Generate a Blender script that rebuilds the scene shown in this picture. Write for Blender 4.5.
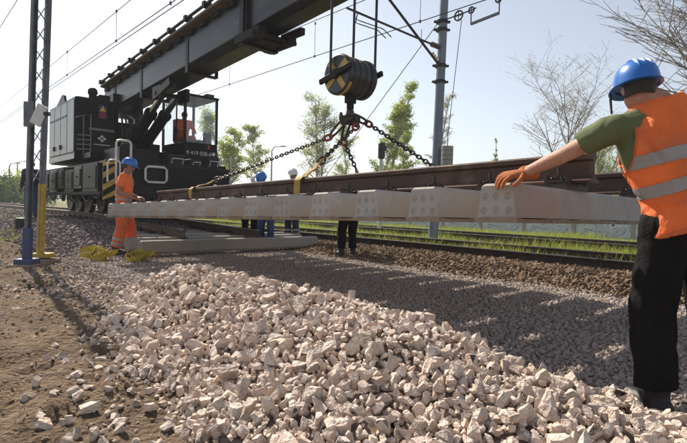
import bpy, bmesh, math, random
import numpy as np
from mathutils import Vector, Matrix, noise as mnoise
random.seed(7); rng = np.random.default_rng(7)
R = math.radians
for o in list(bpy.data.objects): bpy.data.objects.remove(o)
scn = bpy.context.scene
COL = scn.collection
# ------------------------------------------------------------------ camera
FPX = 490.0
CAM = Vector((0, 0, 1.0))
CROT = Matrix.Rotation(R(90 - 1.70), 3, 'X') @ Matrix.Rotation(R(1.5), 3, 'Z')
cd = bpy.data.cameras.new('camera'); cam = bpy.data.objects.new('camera', cd); COL.objects.link(cam)
cd.sensor_width = 36; cd.lens = FPX / 687 * 36; cd.clip_start = .05; cd.clip_end = 6000
cam.matrix_world = Matrix.Translation(CAM) @ CROT.to_4x4()
scn.camera = cam
# ------------------------------------------------------------------ sky, sun, exposure
SUN_EL, SUN_AZ = R(43), R(-36.9)           # azimuth from +Y towards +X
w = bpy.data.worlds.new('World'); scn.world = w; w.use_nodes = True
nt = w.node_tree; nt.nodes.clear()
sk = nt.nodes.new('ShaderNodeTexSky'); sk.sky_type = 'NISHITA'; sk.sun_disc = False
sk.sun_elevation = SUN_EL; sk.sun_rotation = SUN_AZ; sk.air_density = 1.0; sk.dust_density = 1.0; sk.ozone_density = 1.4
bg = nt.nodes.new('ShaderNodeBackground'); bg.inputs[1].default_value = .105
wo = nt.nodes.new('ShaderNodeOutputWorld')
hs_ = nt.nodes.new('ShaderNodeHueSaturation'); hs_.inputs['Saturation'].default_value = .5; hs_.inputs['Fac'].default_value = 1
nt.links.new(sk.outputs[0], hs_.inputs['Color']); nt.links.new(hs_.outputs[0], bg.inputs[0]); nt.links.new(bg.outputs[0], wo.inputs[0])
sd = bpy.data.lights.new('sun', 'SUN'); sd.energy = 5.0; sd.angle = R(.53); sd.color = (1, .915, .79)
so = bpy.data.objects.new('sun', sd); COL.objects.link(so)
TS = Vector((math.sin(SUN_AZ) * math.cos(SUN_EL), math.cos(SUN_AZ) * math.cos(SUN_EL), math.sin(SUN_EL)))
so.rotation_euler = TS.to_track_quat('Z', 'Y').to_euler(); so.location = TS * 60
scn.render.engine = 'CYCLES'
vs_ = scn.view_settings; vs_.view_transform = 'Standard'; vs_.look = 'None'; vs_.exposure = .55; vs_.gamma = 1

# ------------------------------------------------------------------ pixel and track helpers
def ray(x, y): return CROT @ Vector(((x - 343.5) / FPX, -(y - 221.5) / FPX, -1))
def P(x, y, Y): d = ray(x, y); return CAM + d * (Y / d.y)          # pixel at a known depth
def G(x, y, z): d = ray(x, y); return CAM + d * ((z - CAM.z) / d.z)  # pixel on a known level
TH = math.atan2(450, 490)
U = Vector((-math.sin(TH), math.cos(TH), 0)); V = Vector((math.cos(TH), math.sin(TH), 0))
O0 = Vector((.825, 2.95, 0))
def T(v, s, z=0): return O0 + V * v + U * s + Vector((0, 0, z))
def vs_of(x, y):
    dx, dy = x - O0.x, y - O0.y
    return dx * V.x + dy * V.y, dx * U.x + dy * U.y
def sstep(x, a, b):
    t = np.clip((x - a) / (b - a), 0, 1); return t * t * (3 - 2 * t)
def _h(ix, iy, sd):
    n = (ix * 374761393 + iy * 668265263 + sd * 1442695041) & 0xffffffff
    n = ((n ^ (n >> 13)) * 1274126177) & 0xffffffff
    return ((n ^ (n >> 16)) & 0xffff) / 65535.0
def vnoise(x, y, sd=0):
    x = np.asarray(x, float); y = np.asarray(y, float)
    ix = np.floor(x).astype(np.int64); iy = np.floor(y).astype(np.int64); fx = x - ix; fy = y - iy
    fx = fx * fx * (3 - 2 * fx); fy = fy * fy * (3 - 2 * fy)
    a = _h(ix, iy, sd); b = _h(ix + 1, iy, sd); c = _h(ix, iy + 1, sd); d = _h(ix + 1, iy + 1, sd)
    return (a + (b - a) * fx) * (1 - fy) + (c + (d - c) * fx) * fy
def fbm(x, y, sd=0, o=4):
    t = 0; a = .5
    for i in range(o): t = t + a * (vnoise(x, y, sd + i) - .5); x = x * 2.03; y = y * 2.03; a *= .5
    return t * 2

# ------------------------------------------------------------------ materials
M = {}
def mat(name, col, rough=.6, metal=0, col2=None, nscale=8, namt=.5, bump=0, bscale=40, rnd=None, spec=.5, coat=0, trans=None, stretch=None, col3=None, n3=2.5):
    m = bpy.data.materials.new(name); m.use_nodes = True; M[name] = m
    t = m.node_tree; N = t.nodes; L = t.links; b = N['Principled BSDF']
    b.inputs['Roughness'].default_value = rough; b.inputs['Metallic'].default_value = metal
    b.inputs['Specular IOR Level'].default_value = spec; b.inputs['Coat Weight'].default_value = coat
    co = N.new('ShaderNodeTexCoord'); src = co.outputs['Object']
    if stretch:
        mp = N.new('ShaderNodeMapping'); mp.inputs['Scale'].default_value = stretch; L.new(src, mp.inputs[0]); src = mp.outputs[0]
    cur = None
    def rgb(c): n = N.new('ShaderNodeRGB'); n.outputs[0].default_value = (*c, 1); return n.outputs[0]
    def mix(f, a, c):
        n = N.new('ShaderNodeMix'); n.data_type = 'RGBA'; L.new(f, n.inputs[0]); L.new(a, n.inputs[6]); L.new(c, n.inputs[7]); return n.outputs[2]
    def ns(sc, lo, hi, det=6):
        n = N.new('ShaderNodeTexNoise'); n.inputs['Scale'].default_value = sc; n.inputs['Detail'].default_value = det; n.inputs['Roughness'].default_value = .62
        L.new(src, n.inputs['Vector']); r = N.new('ShaderNodeMapRange'); r.inputs[1].default_value = lo; r.inputs[2].default_value = hi; L.new(n.outputs[0], r.inputs[0]); return r.outputs[0]
    cur = rgb(col)
    if rnd:                                        # colour of each piece: 'island' for joined pieces, 'object' for single ones
        if rnd[0] == 'island': g = N.new('ShaderNodeNewGeometry'); f = g.outputs['Random Per Island']
        else: g = N.new('ShaderNodeObjectInfo'); f = g.outputs['Random']
        cr = N.new('ShaderNodeValToRGB'); cr.color_ramp.interpolation = 'LINEAR'
        cols = rnd[1]; e = cr.color_ramp.elements
        while len(e) < len(cols): e.new(.5)
        for i, c in enumerate(cols): e[i].position = i / (len(cols) - 1); e[i].color = (*c, 1)
        L.new(f, cr.inputs[0]); cur = cr.outputs[0]
    if col2: cur = mix(ns(nscale, .5 - namt * .5, .5 + namt * .5), cur, rgb(col2))
    if col3: cur = mix(ns(n3, .5, .72), cur, rgb(col3))
    L.new(cur, b.inputs['Base Color'])
    if bump:
        n = N.new('ShaderNodeTexNoise'); n.inputs['Scale'].default_value = bscale; n.inputs['Detail'].default_value = 5; L.new(src, n.inputs['Vector'])
        bp = N.new('ShaderNodeBump'); bp.inputs['Strength'].default_value = bump; bp.inputs['Distance'].default_value = .02
        L.new(n.outputs[0], bp.inputs['Height']); L.new(bp.outputs[0], b.inputs['Normal'])
    if trans is not None:
        tr = N.new('ShaderNodeBsdfTranslucent'); L.new(cur, tr.inputs[0]); mx = N.new('ShaderNodeMixShader'); mx.inputs[0].default_value = trans
        L.new(b.outputs[0], mx.inputs[1]); L.new(tr.outputs[0], mx.inputs[2]); L.new(mx.outputs[0], N['Material Output'].inputs[0])
    return m
PALE = [(.34, .28, .25), (.76, .59, .48), (.62, .52, .45), (.82, .69, .57), (.42, .38, .36), (.80, .61, .49), (.86, .76, .66), (.50, .40, .35), (.74, .60, .50), (.46, .46, .47)]
mat('stone_joined', (.5, .4, .3), .9, rnd=('island', PALE), col2=(.50, .38, .30), nscale=24, namt=.9, bump=.55, bscale=75, spec=.15, col3=(.82, .74, .66), n3=40)
mat('stone_single', (.5, .4, .3), .9, rnd=('object', PALE), col2=(.50, .38, .30), nscale=1.6, namt=.9, bump=.7, bscale=4, spec=.15, col3=(.82, .74, .66), n3=2.6)
M['stone_single'].node_tree.nodes['Bump'].inputs['Distance'].default_value = .05
mat('stone_bed', (.5, .4, .3), .9, rnd=('island', [(.30, .26, .24), (.46, .39, .35), (.40, .35, .33), (.56, .48, .43), (.35, .31, .30)]), col2=(.30, .24, .20), nscale=12, spec=.2)
mat('stone_old', (.3, .2, .1), .92, rnd=('island', [(.12, .08, .05), (.26, .17, .105), (.18, .125, .085), (.34, .24, .16), (.14, .10, .075)]), col2=(.13, .09, .06), nscale=12, spec=.15)
mat('stone_violet', (.3, .2, .2), .92, rnd=('island', [(.17, .14, .15), (.27, .22, .22), (.22, .19, .20), (.33, .28, .27), (.15, .13, .13)]), col2=(.18, .14, .13), nscale=12, spec=.15)
mat('concrete', (.45, .43, .40), .85, rnd=('object', [(.40, .385, .36), (.47, .455, .43), (.43, .405, .37), (.50, .48, .45), (.38, .365, .345)]), col2=(.29, .265, .235), nscale=4.5, namt=.7, bump=.35, bscale=45, spec=.25, col3=(.37, .30, .235), n3=3.1)
mat('concrete_foot', (.36, .29, .22), .92, col2=(.20, .15, .11), nscale=22, namt=.5, bump=.8, bscale=70, spec=.2)
mat('concrete_old', (.33, .31, .28), .88, col2=(.28, .26, .23), nscale=4, bump=.3, bscale=40, spec=.2)
mat('rail_rust', (.085, .046, .030), .62, .25, col2=(.055, .032, .024), nscale=7, namt=.6, bump=.2, bscale=60, col3=(.17, .10, .065), n3=4)
mat('rail_top', (.26, .20, .16), .38, .7, col2=(.12, .08, .06), nscale=10)
mat('fastener_black', (.03, .027, .025), .55, .5, col2=(.07, .05, .04), nscale=20)
mat('crane_black', (.004, .0045, .0055), .36, 0, col2=(.010, .010, .0095), nscale=2.5, namt=.5, bump=.04, bscale=8, spec=.14, col3=(.022, .017, .013), n3=3.5)
mat('crane_dark', (.008, .008, .008), .65, 0, spec=.18, col2=(.028, .024, .021), nscale=4, bump=.1, bscale=30)
mat('crane_grey_sheen', (.22, .235, .235), .33, 0, col2=(.085, .09, .088), nscale=2, namt=.6, bump=.02)  # sky reflection on the house side painted in as grey; also ladder and trim
mat('crane_green_grey', (.022, .024, .022), .5, 0, spec=.25, col3=(.05, .035, .025), n3=3, col2=(.012, .012, .011), nscale=3, bump=.05, bscale=20)
mat('boom_steel', (.012, .014, .018), .3, .1, col2=(.007, .007, .009), nscale=1.6, namt=.4, bump=.04, bscale=9, spec=.28, stretch=(1, .3, 1), col3=(.05, .043, .036), n3=3)
mat('tray_brown', (.17, .125, .085), .75, 0, col2=(.08, .06, .045), nscale=5, bump=.2)
mat('wheel_iron', (.035, .03, .027), .6, .4, col2=(.07, .05, .04), nscale=8)
mat('white_paint', (.74, .73, .70), .45, col2=(.5, .48, .45), nscale=6, namt=.4)
mat('yellow_paint', (.58, .38, .03), .5, col2=(.30, .20, .05), nscale=9)
mat('blue_paint', (.035, .075, .22), .5, col2=(.05, .06, .10), nscale=9)
mat('mast_steel', (.20, .215, .245), .5, .45, col2=(.10, .10, .12), nscale=6, bump=.08, bscale=40)
mat('pole_steel', (.20, .235, .285), .5, .3, col2=(.13, .15, .185), nscale=2.5, bump=.06, bscale=30)
mat('sticker_blue', (.03, .03, .16), .5); mat('sticker_red', (.5, .04, .02), .5); mat('sticker_yellow', (.75, .5, .02), .5)
mat('chrome', (.55, .55, .56), .18, 1)
mat('cable', (.03, .03, .033), .55, .3)
mat('wire', (.09, .085, .085), .55, .5)
mat('chain_iron', (.045, .043, .045), .45, .6, col2=(.09, .06, .045), nscale=30)
mat('shackle_red', (.45, .055, .02), .45, 0, col2=(.2, .05, .03), nscale=20)
mat('webbing', (.47, .29, .07), .85, col2=(.27, .17, .06), nscale=25, bump=.2, bscale=150)
mat('webbing_yellow', (.62, .47, .04), .8, col2=(.30, .22, .05), nscale=12, bump=.3, bscale=120)
mat('skin', (.50, .27, .185), .52, col2=(.38, .17, .115), nscale=22, namt=.5, spec=.3, bump=.25, bscale=160, col3=(.56, .33, .24), n3=14)
mat('skin_tan', (.36, .19, .13), .5, col2=(.28, .13, .09), nscale=9, spec=.35)
mat('hair', (.03, .02, .014), .6, bump=.5, bscale=140)
mat('helmet_blue', (.012, .15, .52), .3, coat=.2, col2=(.02, .13, .44), nscale=6)
mat('helmet_white', (.72, .72, .70), .3, coat=.3)
mat('hivis', (.92, .185, .03), .75, col2=(.80, .145, .028), nscale=6, bump=.35, bscale=45, col3=(.52, .13, .045), n3=4.5)
mat('hivis_dirty', (.80, .145, .03), .8, col2=(.45, .10, .04), nscale=5, bump=.3, bscale=30)
mat('reflective', (.30, .285, .275), .42, .2, col2=(.30, .28, .27), nscale=10, bump=.15, bscale=60)
mat('shirt_green', (.135, .16, .068), .9, col2=(.095, .115, .048), nscale=10, bump=.15, bscale=200)
mat('trouser_black', (.005, .0045, .005), .85, spec=.15, col2=(.010, .009, .009), nscale=8, bump=.3, bscale=70)
mat('denim', (.05, .085, .20), .85, col2=(.03, .05, .12), nscale=9, bump=.2, bscale=80)
mat('navy', (.02, .028, .07), .85, col2=(.012, .016, .04), nscale=9, bump=.2)
mat('boot', (.014, .012, .012), .55)
mat('glove', (.50, .145, .028), .85, col2=(.30, .09, .03), nscale=25, bump=.3, bscale=120)
mat('glove_palm', (.03, .022, .018), .8)
mat('eye', (.02, .015, .012), .2); mat('lip', (.28, .10, .08), .5)
mat('bark', (.135, .105, .085), .9, col2=(.075, .058, .047), nscale=6, bump=.4, bscale=25, spec=.15)
mat('twig', (.33, .29, .25), .9, col2=(.23, .20, .17), nscale=5, spec=.15)
mat('birch_bark', (.42, .39, .36), .85, col2=(.10, .085, .075), nscale=5, namt=.35, bump=.2, spec=.2, stretch=(1, 1, .25))
mat('leaf_fresh', (.20, .26, .05), .7, rnd=('island', [(.28, .37, .06), (.42, .48, .11), (.34, .42, .08), (.50, .52, .17)]), trans=.6, spec=.2)
mat('leaf_pale', (.26, .28, .13), .7, rnd=('island', [(.37, .41, .17), (.48, .51, .24), (.42, .45, .19)]), trans=.6, spec=.2)
mat('leaf_bud', (.27, .23, .15), .8, rnd=('island', [(.36, .33, .25), (.46, .43, .34), (.38, .39, .25)]), trans=.5, spec=.2)
mat('leaf_bush', (.10, .16, .03), .7, rnd=('island', [(.07, .12, .02), (.13, .19, .04), (.10, .16, .03)]), trans=.45, spec=.2)
mat('grass', (.13, .20, .03), .7, rnd=('island', [(.20, .28, .03), (.33, .40, .06), (.26, .34, .04), (.40, .40, .10), (.36, .29, .13)]), trans=.5, spec=.2)
mat('lamp_grey', (.3, .3, .3), .5, .5); mat('black_plastic', (.012, .012, .012), .5)
mat('signal_white', (.6, .6, .58), .6)
mat('sealed_dark', (.02, .02, .022), .4)

def glass(name, tint=(.9, .95, .95), rough=.02):
    m = bpy.data.materials.new(name); m.use_nodes = True; M[name] = m; t = m.node_tree; N = t.nodes; N.clear()
    tr = N.new('ShaderNodeBsdfTransparent'); tr.inputs[0].default_value = (*tint, 1)
    gl = N.new('ShaderNodeBsdfGlossy'); gl.inputs['Roughness'].default_value = rough
    lw = N.new('ShaderNodeLayerWeight'); lw.inputs[0].default_value = .5; pw = N.new('ShaderNodeMath'); pw.operation = 'POWER'; pw.inputs[1].default_value = 4; fr = N.new('ShaderNodeMath'); fr.operation = 'MULTIPLY_ADD'; fr.inputs[1].default_value = .6; fr.inputs[2].default_value = .05
    t.links.new(lw.outputs['Facing'], pw.inputs[0]); t.links.new(pw.outputs[0], fr.inputs[0])
    mx = N.new('ShaderNodeMixShader'); o = N.new('ShaderNodeOutputMaterial')
    t.links.new(fr.outputs[0], mx.inputs[0]); t.links.new(tr.outputs[0], mx.inputs[1]); t.links.new(gl.outputs[0], mx.inputs[2]); t.links.new(mx.outputs[0], o.inputs[0])
glass('cab_glass', (.985, .99, .985))

# ------------------------------------------------------------------ mesh helpers
class MB:
    def __init__(s): s.v = []; s.f = []; s.mi = []; s.m = 0
    def add(s, vs, fs):
        o = len(s.v); s.v += [tuple(p) for p in vs]
        for f in fs: s.f.append(tuple(i + o for i in f)); s.mi.append(s.m)
        return s
    def box(s, c, d, rot=None):
        x, y, z = d[0] / 2, d[1] / 2, d[2] / 2
        p = [Vector(q) for q in ((-x, -y, -z), (x, -y, -z), (x, y, -z), (-x, y, -z), (-x, -y, z), (x, -y, z), (x, y, z), (-x, y, z))]
        if rot is not None: p = [rot @ q for q in p]
        c = Vector(c)
        return s.add([q + c for q in p], [(0, 3, 2, 1), (4, 5, 6, 7), (0, 1, 5, 4), (1, 2, 6, 5), (2, 3, 7, 6), (3, 0, 4, 7)])
    def b2(s, a, b): return s.box([(a[i] + b[i]) / 2 for i in range(3)], [abs(b[i] - a[i]) for i in range(3)])
    def beam(s, a, b, w, h, up=(0, 0, 1)):
        a = Vector(a); b = Vector(b); y = (b - a); l = y.length; y.normalize(); up = Vector(up)
        if abs(y.dot(up)) > .98: up = Vector((1, 0, 0))
        x = y.cross(up).normalized(); z = x.cross(y)
        return s.box((a + b) / 2, (w, l, h), Matrix((x, y, z)).transposed())
    def tube(s, pts, r, n=8, closed=False, caps=True):
        pts = [Vector(p) for p in pts]; k = len(pts)
        rs = r if isinstance(r, (list, tuple)) else [r] * k
        vs = []; fs = []; prev = None
        for i, p in enumerate(pts):
            if closed: t = pts[(i + 1) % k] - pts[i - 1]
            else: t = pts[min(i + 1, k - 1)] - pts[max(i - 1, 0)]
            t.normalize()
            if prev is None:
                up = Vector((0, 0, 1)) if abs(t.z) < .9 else Vector((1, 0, 0)); x = t.cross(up).normalized()
            else: x = (prev - t * prev.dot(t)).normalized()
            prev = x; y = t.cross(x)
            for j in range(n):
                a = 2 * math.pi * j / n; vs.append(p + (x * math.cos(a) + y * math.sin(a)) * rs[i])
        for i in range(k if closed else k - 1):
            i2 = (i + 1) % k
            for j in range(n): fs.append((i * n + j, i * n + (j + 1) % n, i2 * n + (j + 1) % n, i2 * n + j))
        if caps and not closed: fs += [tuple(range(n))[::-1], tuple((k - 1) * n + j for j in range(n))]
        return s.add(vs, fs)
    def loft(s, rings, caps=True, closed=True):
        n = len(rings[0]); vs = [p for r in rings for p in r]; fs = []
        for i in range(len(rings) - 1):
            for j in range(n if closed else n - 1): fs.append((i * n + j, i * n + (j + 1) % n, (i + 1) * n + (j + 1) % n, (i + 1) * n + j))
        if caps: fs += [tuple(range(n))[::-1], tuple((len(rings) - 1) * n + j for j in range(n))]
        return s.add(vs, fs)
    def cyl(s, a, b, r, n=20): return s.tube([a, b], r, n)
    def torus(s, c, R_, r, ax=(0, 0, 1), n=24, m=8, a0=0, a1=2 * math.pi, sx=1, sy=1):
        ax = Vector(ax).normalized(); x = ax.orthogonal().normalized(); y = ax.cross(x); c = Vector(c)
        full = abs(a1 - a0 - 2 * math.pi) < 1e-6
        k = n if full else n + 1
        return s.tube([c + x * math.cos(a0 + (a1 - a0) * i / n) * R_ * sx + y * math.sin(a0 + (a1 - a0) * i / n) * R_ * sy for i in range(k)], r, m, closed=full)
    def sphere(s, c, r, n=12, m=8):
        c = Vector(c); r = r if isinstance(r, (tuple, list)) else (r, r, r); rings = []
        for i in range(1, m):
            a = math.pi * i / m; rings.append([c + Vector((math.sin(a) * math.cos(2 * math.pi * j / n) * r[0], math.sin(a) * math.sin(2 * math.pi * j / n) * r[1], -math.cos(a) * r[2])) for j in range(n)])
        return s.loft(rings)
    def mesh(s, name, mats, smooth=False):
        me = bpy.data.meshes.new(name); me.from_pydata(s.v, [], s.f)
        for m in (mats if isinstance(mats, (list, tuple)) else [mats]): me.materials.append(M[m])
        if s.m or any(s.mi): me.polygons.foreach_set('material_index', s.mi)
        me.update()
        bm = bmesh.new(); bm.from_mesh(me); bmesh.ops.recalc_face_normals(bm, faces=bm.faces); bm.to_mesh(me); bm.free()
        if smooth: smooth_mesh(me)
        return me
    def build(s, name, mats, parent=None, smooth=False, bevel=0):
        return obj(name, s.mesh(name, mats, smooth), parent, bevel)
def smooth_mesh(me, ang=40):
    me.polygons.foreach_set('use_smooth', [True] * len(me.polygons))
    try: me.set_sharp_from_angle(angle=R(ang))
    except Exception: pass
def obj(name, me, parent=None, bevel=0):
    o = bpy.data.objects.new(name, me); COL.objects.link(o)
    if parent is not None: o.parent = parent
    if bevel:
        b = o.modifiers.new('bevel', 'BEVEL'); b.width = bevel; b.segments = 1; b.limit_method = 'ANGLE'; b.angle_limit = R(40)
    return o
def tag(o, label, cat, group=None, kind=None):
    o['label'] = label; o['category'] = cat
    if group: o['group'] = group
    if kind: o['kind'] = kind
    return o
def struct(o): o['kind'] = 'structure'; return o
def empty(name, loc, rz=0, label=None, cat=None, group=None):
    o = bpy.data.objects.new(name, None); COL.objects.link(o); o.location = loc; o.rotation_euler = (0, 0, rz); o.empty_display_size = .2
    if label: tag(o, label, cat, group)
    return o
def child(name, me, parent, loc=(0, 0, 0), rot=None):
    o = bpy.data.objects.new(name, me); COL.objects.link(o); o.parent = parent; o.location = loc
    if rot is not None: o.rotation_euler = rot
    return o
def npmesh(name, v, f, mt):
    """v (n,3), f (m,3) numpy triangles -> mesh"""
    me = bpy.data.meshes.new(name); me.vertices.add(len(v)); me.vertices.foreach_set('co', v.astype(np.float32).ravel())
    me.loops.add(f.size); me.loops.foreach_set('vertex_index', f.astype(np.int32).ravel())
    k = f.shape[1]; me.polygons.add(len(f)); me.polygons.foreach_set('loop_start', np.arange(0, f.size, k, dtype=np.int32))
    me.materials.append(M[mt]); me.update(calc_edges=True); me.polygons.foreach_set('use_smooth', [False] * len(f)); return me

# ------------------------------------------------------------------ terrain
VC = 2.35                                        # centre line of the track the crane stands on
def heap_h(v, s):
    Hs = np.interp(s, [-4, -2.2, -1.2, -.5, 0, .6, 1.6, 2.6, 3.1, 3.6, 4.2, 4.8], [.10, .22, .27, .30, .40, .43, .43, .45, .40, .22, .06, -.05])
    WL = np.interp(s, [-4, -1, .5, 1.8, 2.6, 3.4, 4.5], [1.2, 1.45, 1.42, 1.25, .95, .62, .5])
    vc = -.42 + .06 * np.sin(s * 1.7)
    right = 1 - np.clip((v - vc) / .62, 0, 1.4); left = 1 - np.clip((vc - v) / WL, 0, 1.4)
    p = np.where(v > vc, right, left)
    p = np.where(p > 0, p - .12 * np.sin(np.clip(p, 0, 1) * math.pi * 2) * .35, p)
    top = 1 - .10 * np.exp(-((v - vc) / .15) ** 2)
    return Hs * p * top + .05 * fbm(v * 2.2, s * 2.2, 31) * np.clip(p * 3, 0, 1)
def ground_h(x, y):
    x = np.asarray(x, float); y = np.asarray(y, float); v, s = vs_of(x, y)
    d = np.hypot(x, y); near = 1 - sstep(d, 10, 25)
    z = .02 * fbm(x * .35, y * .35, 3)
    e = sstep(s, 7.3, 11.5) * sstep(v, -1.0, .75) * (1 - sstep(v, 4.0, 4.8))
    z = z * (1 - e) + e * .43
    a = sstep(v, 3.75, 4.75); z = z * (1 - a) + a * (.13 - .03 * sstep(v, 7.4, 8.6))
    dirt = (1 - sstep(v, -.8, -.1)) * near
    z = z + dirt * (.045 * fbm(x * 1.6, y * 1.6, 5) + .042 * fbm(x * 5, y * 5, 9, 3) + .022 * fbm(x * 15, y * 15, 13, 2) + .007 * fbm(x * 50, y * 50, 15, 2))
    ft = vnoise(x * 3.1, y * 3.1, 77); z = z - dirt * .05 * sstep(ft, .70, .86) + dirt * .02 * sstep(vnoise(x * 4.3 + 9, y * 4.3, 78), .7, .9)          # trodden hollows
    hx, hy = HOLE.x, HOLE.y; z = z - .075 * np.exp(-(((x - hx) / .085) ** 2 + ((y - hy) / .06) ** 2)) + .04 * np.exp(-(((x - hx - .02) / .14) ** 2 + ((y - hy - .13) / .05) ** 2))
    z = z + .22 * np.exp(-(((v + 1.25) / .5) ** 2 + ((s - 8.6) / .9) ** 2)) * 1.0          # spoil beside the ballast foot
    z = z + 1.2 * sstep(d, 120, 500)
    return z
HOLE = G(42, 366, 0)
def gz(p): return float(ground_h(p[0], p[1]))
rad = [0.0]; r = .25
while r < 2600: rad.append(r); r *= 1.0165 if r < 40 else 1.06
rad = np.array(rad)
an = np.concatenate([np.arange(-62, 62, .33), np.arange(62, 298, 5.9)]); an = np.radians(an)
Aa, Rr = np.meshgrid(an, rad); X = np.sin(Aa) * Rr; Y = np.cos(Aa) * Rr - .0
Z = ground_h(X, Y); nr, na = X.shape
gv = np.stack([X, Y, Z], -1).reshape(-1, 3); i = np.arange(nr - 1)[:, None]; j = np.arange(na)[None, :]; j2 = (j + 1) % na
gf = np.stack([np.broadcast_to(q, (nr - 1, na)) for q in (i * na + j, i * na + j2, (i + 1) * na + j2, (i + 1) * na + j)], -1).reshape(-1, 4)
gm = bpy.data.materials.new('ground'); gm.use_nodes = True; M['ground'] = gm
me = npmesh('ground', gv, gf, 'ground'); me.polygons.foreach_set('use_smooth', [True] * len(me.polygons))
vv, ss = vs_of(gv[:, 0], gv[:, 1]); dd = np.hypot(gv[:, 0], gv[:, 1])
wob = .25 * fbm(gv[:, 0] * 1.3, gv[:, 1] * 1.3, 41)
zp = sstep(vv + wob, -.9, -.3) * (1 - sstep(vv + wob, 3.6, 4.1)) * (1 - sstep(ss, 7.4, 8.4))
zo = sstep(vv + wob, 3.6, 4.1) * (1 - sstep(vv + wob, 7.2, 7.8))
zo = np.maximum(zo, sstep(vv, 9.9, 10.2) * (1 - sstep(vv, 12.6, 13.0)) * .6)
zv = sstep(ss, 7.4, 8.4) * sstep(vv + wob, -1.0, -.6) * (1 - sstep(vv + wob, 3.6, 4.1))
zg = np.maximum(sstep(vv + wob, 7.2, 7.8), sstep(-vv - 2.2 + wob * 4 + .12 * (ss - 8), .2, 1.6) * sstep(ss + wob * 4, 7.5, 9.5))
zg = np.maximum(zg, sstep(dd, 50, 90))
for nm, arr in (('pale', zp), ('old', zo), ('violet', zv), ('green', zg)):
    at = me.attributes.new(nm, 'FLOAT', 'POINT'); at.data.foreach_set('value', arr.astype(np.float32))
t = gm.node_tree; N = t.nodes; L = t.links; b = N['Principled BSDF']; b.inputs['Roughness'].default_value = .95; b.inputs['Specular IOR Level'].default_value = .15
tc = N.new('ShaderNodeTexCoord')
def gn(sc, lo, hi, det=6):
    n = N.new('ShaderNodeTexNoise'); n.inputs['Scale'].default_value = sc; n.inputs['Detail'].default_value = det; n.inputs['Roughness'].default_value = .65; L.new(tc.outputs['Object'], n.inputs['Vector'])
    m = N.new('ShaderNodeMapRange'); m.inputs[1].default_value = lo; m.inputs[2].default_value = hi; L.new(n.outputs[0], m.inputs[0]); return m.outputs[0]
def gmix(f, a, c):
    n = N.new('ShaderNodeMix'); n.data_type = 'RGBA'; L.new(f, n.inputs[0])
    for q, s_ in ((a, 6), (c, 7)):
        if isinstance(q, tuple): n.inputs[s_].default_value = (*q, 1)
        else: L.new(q, n.inputs[s_])
    return n.outputs[2]
def ga(nm): n = N.new('ShaderNodeAttribute'); n.attribute_name = nm; return n.outputs['Fac']
dirt = gmix(gn(1.6, .35, .65), (.205, .143, .092), (.115, .08, .052)); dirt = gmix(gn(14, .5, .75), dirt, (.28, .205, .14)); dirt = gmix(gn(4.5, .52, .66), dirt, (.115, .08, .052)); dirt = gmix(gn(45, .55, .7), dirt, (.085, .06, .04))
c = gmix(ga('pale'), dirt, gmix(gn(30, .35, .65), (.30, .25, .21), (.17, .14, .12)))
c = gmix(ga('old'), c, gmix(gn(25, .35, .65), (.14, .10, .07), (.07, .05, .035)))
c = gmix(ga('violet'), c, gmix(gn(25, .35, .65), (.22, .18, .18), (.12, .10, .10)))
c = gmix(ga('green'), c, gmix(gn(1.5, .4, .62), (.14, .17, .045), (.20, .16, .08)))
L.new(c, b.inputs['Base Color'])
bn = N.new('ShaderNodeTexNoise'); bn.inputs['Scale'].default_value = 28; bn.inputs['Detail'].default_value = 8; L.new(tc.outputs['Object'], bn.inputs['Vector'])
bp = N.new('ShaderNodeBump'); bp.inputs['Strength'].default_value = .9; bp.inputs['Distance'].default_value = .075; L.new(bn.outputs[0], bp.inputs['Height']); L.new(bp.outputs[0], b.inputs['Normal'])
struct(obj('ground', me))

# ------------------------------------------------------------------ crushed stones
def hull(cuts, flat, seed, bev=0):
    rr = random.Random(seed); bm = bmesh.new(); bmesh.ops.create_cube(bm, size=2.2)
    sc = Vector((1, rr.uniform(.62, .95), rr.uniform(*flat)))
    for i in range(cuts):
        n = Vector((rr.gauss(0, 1), rr.gauss(0, 1), rr.gauss(0, 1))).normalized()
        bmesh.ops.bisect_plane(bm, geom=bm.verts[:] + bm.edges[:] + bm.faces[:], plane_co=n * rr.uniform(.62, .84), plane_no=n, clear_outer=True)
        bmesh.ops.holes_fill(bm, edges=[e for e in bm.edges if e.is_boundary])
    bmesh.ops.remove_doubles(bm, verts=bm.verts, dist=.16 if not bev else .16)
    r = bmesh.ops.convex_hull(bm, input=bm.verts)
    bmesh.ops.delete(bm, geom=[g for g in r['geom_interior'] if isinstance(g, bmesh.types.BMVert)], context='VERTS')
    bmesh.ops.dissolve_limit(bm, angle_limit=.06, verts=bm.verts, edges=bm.edges)
    if bev: bmesh.ops.bevel(bm, geom=bm.edges[:], offset=bev, segments=1, affect='EDGES', clamp_overlap=True)
    for v in bm.verts: v.co = Vector((v.co.x * sc.x, v.co.y * sc.y, v.co.z * sc.z)) * (1 + rr.uniform(-.04, .04))
    bmesh.ops.triangulate(bm, faces=bm.faces); bm.verts.ensure_lookup_table(); bm.verts.index_update()
    v = np.array([x.co for x in bm.verts]); v -= (v.max(0) + v.min(0)) / 2; v /= np.ptp(v, axis=0).max(); f = np.array([[x.index for x in ff.verts] for ff in bm.faces]); bm.free(); return v, f
SM = [hull(9, (.5, .9), i) for i in range(24)]      # small stones
BG = [hull(9, (.5, .88), 100 + i, .045) for i in range(24)]  # large, for the single ones
print('stone tris', np.mean([len(f) for _, f in SM]), np.mean([len(f) for _, f in BG]))
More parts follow.
